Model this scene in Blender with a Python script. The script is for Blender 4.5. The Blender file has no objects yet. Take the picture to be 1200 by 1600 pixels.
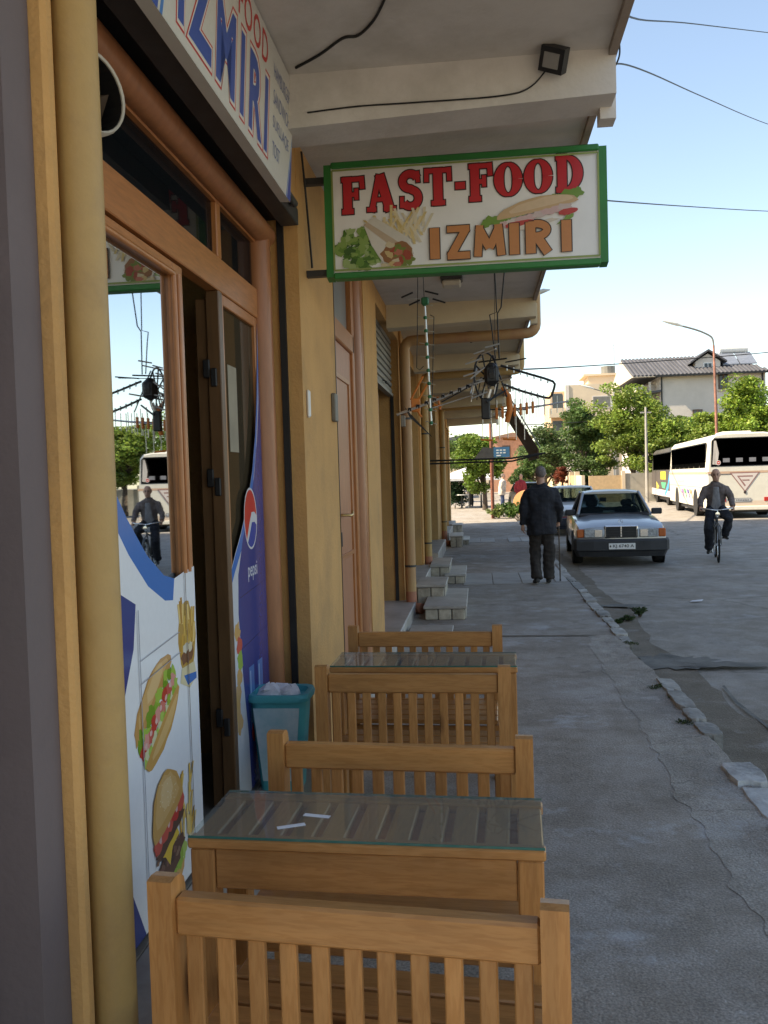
import bpy, math, random
from mathutils import Vector, Matrix
R = math.radians
SC = bpy.context.scene
COL = SC.collection
# ---------------------------------------------------------------- camera
FPX, CXP, CYP = 1340.0, 600.0, 800.0          # focal length and centre in photo pixels (1200x1600)
VPX, VPY, ROLL = 748.0, 745.0, 0.030          # where the street runs to, and the tilt of the phone
CAMZ = 1.6
_y = Vector(((VPX-CXP)/FPX, (CYP-VPY)/FPX, 1.0)); _a, _b = _y.x, _y.y
_z = Vector((-ROLL, 1.0, ROLL*_a-_b)); _y.normalize(); _z.normalize()
_x = Vector((_y.y*_z.z-_y.z*_z.y, _y.z*_z.x-_y.x*_z.z, _y.x*_z.y-_y.y*_z.x))
if _x.x < 0: _x = -_x
CR = Vector((_x.x, _y.x, _z.x)); CU = Vector((_x.y, _y.y, _z.y)); CF = Vector((_x.z, _y.z, _z.z))
cam_d = bpy.data.cameras.new('camera'); cam = bpy.data.objects.new('camera', cam_d); COL.objects.link(cam)
cam_d.sensor_fit = 'HORIZONTAL'; cam_d.sensor_width = 36.0; cam_d.lens = 36.0*FPX/1200.0
cam_d.clip_start = 0.05; cam_d.clip_end = 3000
cam.matrix_world = Matrix(((CR.x, CU.x, -CF.x, 0), (CR.y, CU.y, -CF.y, 0), (CR.z, CU.z, -CF.z, CAMZ), (0, 0, 0, 1)))
SC.camera = cam
SC.render.resolution_x, SC.render.resolution_y = 768, 1024
def ray(px, py): return CR*((px-CXP)/FPX) + CU*((CYP-py)/FPX) + CF
def at_d(px, py, d):
    r = ray(px, py); return r*(d/r.y) + Vector((0, 0, CAMZ))
def at_z(px, py, z=0.0):
    r = ray(px, py); return r*((z-CAMZ)/r.z) + Vector((0, 0, CAMZ))
# ---------------------------------------------------------------- sky, sun, exposure
SUN_EL, SUN_AZ = 43.0, 258.0                  # azimuth clockwise from +y (street direction): the sun stands left of the street, a little behind
w = bpy.data.worlds.new('World'); SC.world = w; w.use_nodes = True
nt = w.node_tree; nt.nodes.clear()
sk = nt.nodes.new('ShaderNodeTexSky'); sk.sky_type = 'NISHITA'; sk.sun_disc = False
sk.sun_elevation = R(SUN_EL); sk.sun_rotation = R(SUN_AZ); sk.air_density = 1.0; sk.dust_density = 0.6; sk.ozone_density = 1.2
bg = nt.nodes.new('ShaderNodeBackground'); bg.inputs[1].default_value = 0.15
wo = nt.nodes.new('ShaderNodeOutputWorld'); nt.links.new(sk.outputs[0], bg.inputs[0]); nt.links.new(bg.outputs[0], wo.inputs[0])
sd = bpy.data.lights.new('sun', 'SUN'); sd.energy = 5.0; sd.angle = R(0.53); sd.color = (1.0, 0.93, 0.80)
sun = bpy.data.objects.new('sun', sd); COL.objects.link(sun)
to_sun = Vector((math.sin(R(SUN_AZ))*math.cos(R(SUN_EL)), math.cos(R(SUN_AZ))*math.cos(R(SUN_EL)), math.sin(R(SUN_EL))))
sun.rotation_euler = to_sun.to_track_quat('Z', 'Y').to_euler(); sun.location = (-20, -5, 30)
VS = SC.view_settings; VS.view_transform = 'Standard'; VS.look = 'None'; VS.gamma = 1.0; VS.exposure = 1.15; VS.use_curve_mapping = False
VS.use_white_balance = True; VS.white_balance_temperature = 7700; VS.white_balance_tint = 10   # the phone balanced for open shade
SC.cycles.max_bounces = 8; SC.cycles.transparent_max_bounces = 16
# ---------------------------------------------------------------- helpers
def lin(r, g, b):
    f = lambda c: (c/255/12.92) if c/255 <= 0.04045 else ((c/255+0.055)/1.055)**2.4
    return (f(r), f(g), f(b))
MATS = {}
def nn(nt, t, **kw):
    n = nt.nodes.new(t)
    for k, v in kw.items(): setattr(n, k, v)
    return n
def mat(name, col=(.5, .5, .5), rough=.6, metal=0.0, var=.12, scale=6.0, bump=0.0, bscale=40.0, stretch=None, spec=.5,
        alpha=1.0, dirt=None, dirt_scale=1.5, dirt_amt=.5, col2=None, attr=None, coat=0.0, rnd=0.0, trans=0.0, ior=1.45):
    if name in MATS: return MATS[name]
    m = bpy.data.materials.new(name); m.use_nodes = True; nt = m.node_tree; L = nt.links
    p = nt.nodes['Principled BSDF']
    p.inputs['Roughness'].default_value = rough; p.inputs['Metallic'].default_value = metal
    p.inputs['Specular IOR Level'].default_value = spec; p.inputs['Coat Weight'].default_value = coat
    p.inputs['Transmission Weight'].default_value = trans; p.inputs['IOR'].default_value = ior
    tc = nn(nt, 'ShaderNodeTexCoord'); mp = nn(nt, 'ShaderNodeMapping'); L.new(tc.outputs['Object'], mp.inputs[0])
    if stretch: mp.inputs['Scale'].default_value = stretch
    vec = mp.outputs[0]
    if rnd:
        oi = nn(nt, 'ShaderNodeObjectInfo'); vm = nn(nt, 'ShaderNodeVectorMath', operation='ADD')
        mu = nn(nt, 'ShaderNodeMath', operation='MULTIPLY'); mu.inputs[1].default_value = 37.0
        L.new(oi.outputs['Random'], mu.inputs[0]); L.new(mp.outputs[0], vm.inputs[0]); L.new(mu.outputs[0], vm.inputs[1]); vec = vm.outputs[0]
    no = nn(nt, 'ShaderNodeTexNoise'); no.inputs['Scale'].default_value = scale; no.inputs['Detail'].default_value = 6; no.inputs['Roughness'].default_value = .62
    L.new(vec, no.inputs['Vector'])
    cr = nn(nt, 'ShaderNodeValToRGB')
    c2 = col2 if col2 else tuple(c*(1-2*var) for c in col); c1 = col if col2 else tuple(min(1, c*(1+var)) for c in col)
    cr.color_ramp.elements[0].position = .3; cr.color_ramp.elements[1].position = .7
    cr.color_ramp.elements[0].color = (*c2, 1); cr.color_ramp.elements[1].color = (*c1, 1)
    L.new(no.outputs['Fac'], cr.inputs[0]); out = cr.outputs[0]
    if attr:
        at = nn(nt, 'ShaderNodeAttribute', attribute_name=attr); mx = nn(nt, 'ShaderNodeMix', data_type='RGBA', blend_type='MULTIPLY')
        mx.inputs[0].default_value = 1.0; L.new(at.outputs['Color'], mx.inputs[6]); L.new(out, mx.inputs[7]); out = mx.outputs[2]
    if dirt:
        n2 = nn(nt, 'ShaderNodeTexNoise'); n2.inputs['Scale'].default_value = dirt_scale; n2.inputs['Detail'].default_value = 9; n2.inputs['Roughness'].default_value = .7
        L.new(tc.outputs['Object'], n2.inputs['Vector'])
        r2 = nn(nt, 'ShaderNodeValToRGB'); r2.color_ramp.elements[0].position = .48; r2.color_ramp.elements[1].position = .68
        r2.color_ramp.elements[1].color = (dirt_amt,)*3 + (1,)
        L.new(n2.outputs['Fac'], r2.inputs[0]); mx = nn(nt, 'ShaderNodeMix', data_type='RGBA'); L.new(r2.outputs[0], mx.inputs[0])
        L.new(out, mx.inputs[6]); mx.inputs[7].default_value = (*dirt, 1); out = mx.outputs[2]
    if rnd:
        hs = nn(nt, 'ShaderNodeHueSaturation'); mr = nn(nt, 'ShaderNodeMapRange'); mr.inputs['To Min'].default_value = 1-rnd; mr.inputs['To Max'].default_value = 1+rnd*.6
        L.new(oi.outputs['Random'], mr.inputs[0]); L.new(mr.outputs[0], hs.inputs['Value']); L.new(out, hs.inputs['Color']); out = hs.outputs[0]
    L.new(out, p.inputs['Base Color'])
    if bump:
        nb = nn(nt, 'ShaderNodeTexNoise'); nb.inputs['Scale'].default_value = bscale; nb.inputs['Detail'].default_value = 5
        L.new(vec, nb.inputs['Vector']); b = nn(nt, 'ShaderNodeBump'); b.inputs['Strength'].default_value = bump; b.inputs['Distance'].default_value = .02
        L.new(nb.outputs['Fac'], b.inputs['Height']); L.new(b.outputs[0], p.inputs['Normal'])
    MATS[name] = m; return m
def glassmat(name, tint=(.8, .85, .85), opac=.25, rough=.03, base=(.02, .025, .03), ior=1.6):
    """window glass: part see-through, part reflecting by Fresnel"""
    if name in MATS: return MATS[name]
    m = bpy.data.materials.new(name); m.use_nodes = True; nt = m.node_tree; L = nt.links
    p = nt.nodes['Principled BSDF']; p.inputs['Base Color'].default_value = (*base, 1); p.inputs['Roughness'].default_value = rough; p.inputs['IOR'].default_value = ior
    t = nn(nt, 'ShaderNodeBsdfTransparent'); t.inputs[0].default_value = (*tint, 1)
    fr = nn(nt, 'ShaderNodeFresnel'); fr.inputs[0].default_value = ior
    ad = nn(nt, 'ShaderNodeMath', operation='ADD'); ad.inputs[1].default_value = opac; ad.use_clamp = True; L.new(fr.outputs[0], ad.inputs[0])
    ge = nn(nt, 'ShaderNodeNewGeometry'); iv = nn(nt, 'ShaderNodeMath', operation='SUBTRACT'); iv.inputs[0].default_value = 1.0; L.new(ge.outputs['Backfacing'], iv.inputs[1])
    mu = nn(nt, 'ShaderNodeMath', operation='MULTIPLY'); L.new(ad.outputs[0], mu.inputs[0]); L.new(iv.outputs[0], mu.inputs[1])
    mx = nn(nt, 'ShaderNodeMixShader'); L.new(mu.outputs[0], mx.inputs[0]); L.new(t.outputs[0], mx.inputs[1]); L.new(p.outputs[0], mx.inputs[2])
    L.new(mx.outputs[0], nt.nodes['Material Output'].inputs[0]); MATS[name] = m; return m

def wmat(o):
    if o is None: return Matrix.Identity(4)
    return wmat(o.parent) @ o.matrix_parent_inverse @ o.matrix_basis if o.parent else o.matrix_basis
def link(name, me, m, parent=None, world=False, loc=None, rot=None):
    o = bpy.data.objects.new(name, me); COL.objects.link(o)
    if m is not None and not me.materials: me.materials.append(m)
    if parent is not None:
        o.parent = parent
        if world: o.matrix_parent_inverse = wmat(parent).inverted()
    if loc is not None: o.location = loc
    if rot is not None: o.rotation_euler = rot
    return o
def tag(o, label, cat, group=None):
    o['label'] = label; o['category'] = cat
    if group: o['group'] = group
    return o
def struct(o): o['kind'] = 'structure'; return o
def thing(name, label, cat, loc=(0, 0, 0), rz=0.0, group=None):
    o = bpy.data.objects.new(name, None); COL.objects.link(o); o.location = loc; o.rotation_euler = (0, 0, rz)
    o.empty_display_size = .1
    return tag(o, label, cat, group)
def copy_tree(o, parent=None):
    c = o.copy(); COL.objects.link(c)
    if parent is not None: c.parent = parent
    for ch in [q for q in bpy.data.objects if q.parent == o]: copy_tree(ch, c)
    return c

class MB:
    def __init__(s): s.v = []; s.f = []; s.c = []; s.cur = None; s.sm = False
    def add(s, vs, fs):
        b = len(s.v); s.v += [tuple(v) for v in vs]
        for f in fs: s.f.append(tuple(i+b for i in f)); s.c.append(s.cur)
        return s
    def box(s, x0, x1, y0, y1, z0, z1, ch=0.0):
        if ch <= 0:
            v = [(x, y, z) for z in (z0, z1) for y in (y0, y1) for x in (x0, x1)]
            return s.add(v, [(0, 2, 3, 1), (4, 5, 7, 6), (0, 1, 5, 4), (2, 6, 7, 3), (0, 4, 6, 2), (1, 3, 7, 5)])
        c = min(ch, (x1-x0)*.45, (y1-y0)*.45, (z1-z0)*.45); v = []; idx = {}
        X = (x0, x1); Y = (y0, y1); Z = (z0, z1)
        for i in (0, 1):
            for j in (0, 1):
                for k in (0, 1):
                    sx, sy, sz = (1, -1)[i], (1, -1)[j], (1, -1)[k]
                    for a in range(3):
                        idx[i, j, k, a] = len(v)
                        v.append((X[i]+(0 if a == 0 else sx*c), Y[j]+(0 if a == 1 else sy*c), Z[k]+(0 if a == 2 else sz*c)))
        f = []
        for i in (0, 1): f.append([idx[i, j, k, 0] for j, k in ((0, 0), (1, 0), (1, 1), (0, 1))][::(1 if i else -1)])
        for j in (0, 1): f.append([idx[i, j, k, 1] for i, k in ((0, 0), (0, 1), (1, 1), (1, 0))][::(1 if j else -1)])
        for k in (0, 1): f.append([idx[i, j, k, 2] for i, j in ((0, 0), (1, 0), (1, 1), (0, 1))][::(1 if k else -1)])
        for j in (0, 1):
            for k in (0, 1): f.append((idx[0, j, k, 1], idx[1, j, k, 1], idx[1, j, k, 2], idx[0, j, k, 2]))
        for i in (0, 1):
            for k in (0, 1): f.append((idx[i, 0, k, 0], idx[i, 1, k, 0], idx[i, 1, k, 2], idx[i, 0, k, 2]))
        for i in (0, 1):
            for j in (0, 1): f.append((idx[i, j, 0, 0], idx[i, j, 1, 0], idx[i, j, 1, 1], idx[i, j, 0, 1]))
        for i in (0, 1):
            for j in (0, 1):
                for k in (0, 1): f.append(tuple(idx[i, j, k, a] for a in range(3)))
        return s.add(v, f)
    def loft(s, rings, cap=True, close=True):
        n = len(rings[0]); v = [p for r in rings for p in r]; f = []
        for i in range(len(rings)-1):
            for j in range(n if close else n-1):
                k = (j+1) % n; f.append((i*n+j, i*n+k, (i+1)*n+k, (i+1)*n+j))
        if cap: f.append(tuple(range(n-1, -1, -1))); f.append(tuple((len(rings)-1)*n+j for j in range(n)))
        return s.add(v, f)
    def tube(s, pts, r, n=8, cap=True, flat=None):
        pts = [Vector(p) for p in pts]; rs = r if isinstance(r, (list, tuple)) else [r]*len(pts); rings = []; up = None
        for i, p in enumerate(pts):
            t = (pts[min(i+1, len(pts)-1)]-pts[max(i-1, 0)]).normalized()
            if up is None: up = Vector((0, 0, 1)) if abs(t.z) < .9 else Vector((0, 1, 0))
            a = t.cross(up)
            if a.length < 1e-4: a = t.cross(Vector((1, 0, 0)))
            a.normalize(); b = a.cross(t).normalized(); up = b
            fl = flat if flat else 1.0
            rings.append([p + a*(math.cos(2*math.pi*k/n)*rs[i]) + b*(math.sin(2*math.pi*k/n)*rs[i]*fl) for k in range(n)])
        return s.loft(rings, cap)
    def lathe(s, prof, c=(0, 0, 0), axis='z', n=16, cap=True):
        rings = []
        for r, h in prof:
            ring = []
            for k in range(n):
                a = 2*math.pi*k/n; p = (r*math.cos(a), r*math.sin(a))
                q = {'z': (p[0], p[1], h), 'y': (p[0], h, p[1]), 'x': (h, p[0], p[1])}[axis]
                ring.append((q[0]+c[0], q[1]+c[1], q[2]+c[2]))
            rings.append(ring)
        return s.loft(rings, cap)
    def prism(s, poly, a, b, axis='y'):
        """2D polygon extruded from a to b: axis y -> points are (x,z); x -> (y,z); z -> (x,y)"""
        fn = {'y': lambda p, h: (p[0], h, p[1]), 'x': lambda p, h: (h, p[0], p[1]), 'z': lambda p, h: (p[0], p[1], h)}[axis]
        return s.loft([[fn(p, a) for p in poly], [fn(p, b) for p in poly]])
    def ell(s, c, r, n=12, m=8):
        rings = []
        for i in range(m+1):
            t = -math.pi/2 + math.pi*i/m; q = max(math.cos(t), .02)
            rings.append([(c[0]+r[0]*q*math.cos(2*math.pi*k/n), c[1]+r[1]*q*math.sin(2*math.pi*k/n), c[2]+r[2]*math.sin(t)) for k in range(n)])
        return s.loft(rings)
    def torus(s, c, R_, r, axis='x', n=24, m=8, flat=1.0):
        rings = []
        for i in range(n+1):
            a = 2*math.pi*i/n; ring = []
            for k in range(m):
                b = 2*math.pi*k/m; rr = R_+r*math.cos(b); h = r*flat*math.sin(b)
                q = {'x': (h, rr*math.cos(a), rr*math.sin(a)), 'y': (rr*math.cos(a), h, rr*math.sin(a)), 'z': (rr*math.cos(a), rr*math.sin(a), h)}[axis]
                ring.append((q[0]+c[0], q[1]+c[1], q[2]+c[2]))
            rings.append(ring)
        return s.loft(rings, cap=False)
    def mesh(s, name='mesh', smooth=None):
        me = bpy.data.meshes.new(name); me.from_pydata(s.v, [], s.f)
        if any(c is not None for c in s.c):
            ca = me.color_attributes.new('Col', 'FLOAT_COLOR', 'CORNER'); buf = []
            for f, c in zip(s.f, s.c): buf += list((c or (1, 1, 1)) + (1.0,))*len(f)
            ca.data.foreach_set('color', buf)
        me.validate(); me.update()
        if smooth is not None:
            me.polygons.foreach_set('use_smooth', [True]*len(me.polygons))
            try: me.set_sharp_from_angle(angle=R(smooth))
            except Exception: pass
        return me
    def build(s, name, m, parent=None, world=False, smooth=None, loc=None, rot=None):
        return link(name, s.mesh(name, smooth), m, parent, world, loc, rot)
def rect(mb_name, *a): return MB().box(*a)
def text_polys(body, size=1.0, bold=0.0, spacing=1.0):
    """outline of a word as flat faces: list of vertices (u,v) and faces, left edge at u=0, baseline v=0"""
    cu = bpy.data.curves.new('t', 'FONT'); cu.body = body; cu.size = size; cu.offset = bold; cu.resolution_u = 3; cu.space_character = spacing
    ob = bpy.data.objects.new('t', cu); COL.objects.link(ob); bpy.context.view_layer.update()
    dg = bpy.context.evaluated_depsgraph_get(); me = bpy.data.meshes.new_from_object(ob.evaluated_get(dg))
    vs = [(v.co.x, v.co.y) for v in me.vertices]; fs = [tuple(p.vertices) for p in me.polygons]
    bpy.data.objects.remove(ob); bpy.data.curves.remove(cu); bpy.data.meshes.remove(me)
    return vs, fs
class Print:
    """flat print: coloured shapes in (u,v), stacked in thin layers over a surface given by fn(u,v,h)"""
    def __init__(s, fn, step=.0006): s.fn = fn; s.mb = MB(); s.h = step; s.step = step
    def up(s, k=1): s.h += s.step*k; return s
    def poly(s, pts, col):
        s.mb.cur = col; s.mb.add([s.fn(u, v, s.h) for u, v in pts], [tuple(range(len(pts)))]); s.up(); return s
    def text(s, body, u, v, size, col, bold=0.0, wid=None, spacing=1.0, hgt=None):
        vs, fs = text_polys(body, size, bold, spacing)
        u0 = min(p[0] for p in vs); u1 = max(p[0] for p in vs); k = (wid/(u1-u0)) if wid else 1.0
        v0 = min(p[1] for p in vs); v1 = max(p[1] for p in vs); q = (hgt/(v1-v0)) if hgt else 1.0
        s.mb.cur = col; s.mb.add([s.fn(u+(a-u0)*k, v+(b-(v0 if hgt else 0))*q, s.h) for a, b in vs], fs); s.up(); return s
    def blob(s, cu, cv, ru, rv, col, jag=.0, n=22, seed=1, rot=0.0, half=None):
        rd = random.Random(seed); pts = []
        for i in range(n):
            a = 2*math.pi*i/n; k = 1+rd.uniform(-jag, jag); x, y = ru*k*math.cos(a), rv*k*math.sin(a)
            if half == 'top' and y < 0: y *= .12
            if half == 'bot' and y > 0: y *= .12
            pts.append((cu+x*math.cos(rot)-y*math.sin(rot), cv+x*math.sin(rot)+y*math.cos(rot)))
        return s.poly(pts, col)
    def stroke(s, pts, wd, col, closed=False):
        """thick line with round-ish ends"""
        s.mb.cur = col; P = [Vector(p) for p in pts]; n = len(P); L_ = []; R_ = []
        for i in range(n):
            t = (P[min(i+1, n-1)]-P[max(i-1, 0)])
            if closed: t = P[(i+1) % n]-P[i-1]
            t.normalize(); q = Vector((-t.y, t.x)); h = (wd[i] if isinstance(wd, (list, tuple)) else wd)/2
            L_.append(P[i]+q*h); R_.append(P[i]-q*h)
        vs = [s.fn(p.x, p.y, s.h) for p in L_]+[s.fn(p.x, p.y, s.h) for p in R_]
        s.mb.add(vs, [(i, (i+1) % n, n+(i+1) % n, n+i) for i in range(n if closed else n-1)])
        return s
    def build(s, name, parent, world=True, m=None): return s.mb.build(name, m or M_PRINT, parent, world)
def sub(a, b, n): return [tuple(a[k]+(b[k]-a[k])*i/n for k in range(len(a))) for i in range(n+1)]
def smooth_path(pts, n=6):
    P = [Vector(p) for p in pts]; out = []
    for i in range(len(P)-1):
        p0, p1, p2, p3 = P[max(i-1, 0)], P[i], P[i+1], P[min(i+2, len(P)-1)]
        for k in range(n):
            t = k/n; out.append(.5*((2*p1)+(p2-p0)*t+(2*p0-5*p1+4*p2-p3)*t*t+(3*p1-p0-3*p2+p3)*t*t*t))
    out.append(P[-1]); return out
# ---------------------------------------------------------------- materials
YEL = (.58, .320, .115)
M_YEL = mat('yellow plaster', YEL, .85, var=.06, scale=2.2, bump=.25, bscale=60, dirt=(.30, .185, .085), dirt_scale=1.3, dirt_amt=.55)
M_PIPE = mat('yellow painted pipe', (.46, .29, .105), .55, var=.09, scale=4, bump=.2, bscale=16, dirt=(.24, .15, .07), dirt_scale=4, dirt_amt=.5)
M_CEIL = mat('whitewashed concrete', (.62, .59, .55), .9, var=.06, scale=1.6, bump=.15, bscale=35, dirt=(.36, .33, .28), dirt_scale=.9, dirt_amt=.6)
M_CEILY = mat('yellow painted concrete', (.64, .53, .36), .9, var=.07, scale=1.6, bump=.15, bscale=35)
M_BROWN = mat('wood effect frame', (.44, .175, .06), .32, var=.12, scale=14, stretch=(6, 6, .7), bump=.02, bscale=30)
M_BROWNY = mat('wood effect rail', (.44, .175, .06), .32, var=.12, scale=14, stretch=(6, .7, 6), bump=.02, bscale=30)
M_BROWNM = mat('brown rounded moulding', (.37, .150, .065), .38, var=.1, scale=6, stretch=(4, 4, .8))
M_DOOR = mat('brown varnished door', (.42, .175, .085), .42, var=.1, scale=10, stretch=(5, 5, .6), bump=.03)
M_DKBR = mat('dark brown aluminium', (.07, .045, .028), .4, var=.15)
M_MAUVE = mat('mauve grey paint', (.15, .118, .118), .8, var=.07, scale=3, bump=.1, bscale=50, dirt=(.08, .07, .07), dirt_amt=.4)
M_DKGREY = mat('dark grey metal', (.045, .045, .045), .5, var=.15, scale=9)
M_BLACK = mat('black plastic', (.015, .015, .016), .5, var=.2)
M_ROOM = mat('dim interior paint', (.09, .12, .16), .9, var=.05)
M_SHUT = mat('grey metal shutter', (.20, .19, .165), .5, metal=.3, var=.08, scale=4, dirt=(.12, .10, .08), dirt_amt=.5)
M_PRINT = mat('printed film', (1, 1, 1), .4, var=.035, scale=55, attr='Col')
M_PRINTG = mat('glossy printed film', (1, 1, 1), .16, var=.02, scale=35, attr='Col')
M_MIRROR = mat('reflective window film', (.60, .64, .68), .015, metal=1.0, var=.01, scale=2)
M_SHOPGL = glassmat('shop window glass', (.45, .47, .47), .12)
M_WHITEP = mat('white plastic', (.72, .72, .70), .4, var=.04)
M_CREAMP = mat('cream plastic', (.55, .52, .44), .45, var=.05)
M_STEEL = mat('galvanised steel', (.45, .45, .45), .4, metal=.8, var=.1)
M_MARBLE = mat('worn marble slab', (.46, .43, .39), .45, var=.12, scale=4, col2=(.34, .31, .28), dirt=(.22, .19, .15), dirt_scale=3, dirt_amt=.6)
M_LIME = mat('broken limestone face', (.44, .39, .31), .85, var=.2, scale=9, bump=.6, bscale=18, rnd=.2)
M_MORT = mat('dark mortar', (.10, .095, .085), .95, var=.2, bump=.5)
M_TERRA = mat('terracotta pipe', (.42, .17, .10), .5, var=.1)
M_GREEN = mat('green sign frame', (.025, .20, .045), .45, var=.08)
M_RUST = mat('rusty painted pole', (.22, .075, .045), .75, var=.25, scale=12, bump=.2)
M_POLE = mat('rust streaked lamp pole', (.30, .13, .09), .65, var=.25, scale=5)
M_CONC = mat('weathered concrete', (.34, .32, .29), .9, var=.12, scale=3, bump=.3)
M_WIRE = mat('black cable', (.012, .012, .012), .6, var=.1)
def wood(name, st, base=(.50, .232, .076)):
    if name in MATS: return MATS[name]
    m = mat(name, base, .36, var=.10, scale=5, stretch=st, bump=.03, bscale=9, rnd=.16, coat=.15)
    nt = m.node_tree; L = nt.links; p = nt.nodes['Principled BSDF']; src = p.inputs['Base Color'].links[0].from_socket
    tc = [n for n in nt.nodes if n.type == 'TEX_COORD'][0]; oi = [n for n in nt.nodes if n.type == 'OBJECT_INFO'][0]
    mp = nn(nt, 'ShaderNodeMapping'); mp.inputs['Scale'].default_value = tuple(2.2 if s < 1 else 5.5 for s in st); L.new(tc.outputs['Object'], mp.inputs[0])
    va = nn(nt, 'ShaderNodeVectorMath', operation='ADD'); mu = nn(nt, 'ShaderNodeMath', operation='MULTIPLY'); mu.inputs[1].default_value = 91.0
    L.new(oi.outputs['Random'], mu.inputs[0]); L.new(mp.outputs[0], va.inputs[0]); L.new(mu.outputs[0], va.inputs[1])
    vo = nn(nt, 'ShaderNodeTexVoronoi'); vo.inputs['Scale'].default_value = 1.0; L.new(va.outputs[0], vo.inputs['Vector'])
    cr = nn(nt, 'ShaderNodeValToRGB'); cr.color_ramp.elements[0].position = .05; cr.color_ramp.elements[1].position = .16
    cr.color_ramp.elements[0].color = (.22, .16, .12, 1); cr.color_ramp.elements[1].color = (1, 1, 1, 1); L.new(vo.outputs['Distance'], cr.inputs[0])
    mx = nn(nt, 'ShaderNodeMix', data_type='RGBA', blend_type='MULTIPLY'); mx.inputs[0].default_value = 1; L.new(src, mx.inputs[6]); L.new(cr.outputs[0], mx.inputs[7])
    wv = nn(nt, 'ShaderNodeTexNoise'); wv.inputs['Scale'].default_value = 26; wv.inputs['Detail'].default_value = 2; wv.inputs['Distortion'].default_value = .6
    base_vec = [n for n in nt.nodes if n.type == 'VECT_MATH'][0]; L.new(base_vec.outputs[0], wv.inputs['Vector'])
    c3 = nn(nt, 'ShaderNodeValToRGB'); c3.color_ramp.elements[0].position = .40; c3.color_ramp.elements[1].position = .56
    c3.color_ramp.elements[0].color = (.86, .80, .73, 1); c3.color_ramp.elements[1].color = (1, 1, 1, 1); L.new(wv.outputs['Fac'], c3.inputs[0])
    m2 = nn(nt, 'ShaderNodeMix', data_type='RGBA', blend_type='MULTIPLY'); m2.inputs[0].default_value = .8; L.new(mx.outputs[2], m2.inputs[6]); L.new(c3.outputs[0], m2.inputs[7])
    L.new(m2.outputs[2], p.inputs['Base Color']); return m
W_X = wood('varnished pine along x', (.6, 5, 5)); W_Y = wood('varnished pine along y', (5, .6, 5)); W_Z = wood('varnished pine along z', (5, 5, .6))
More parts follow.
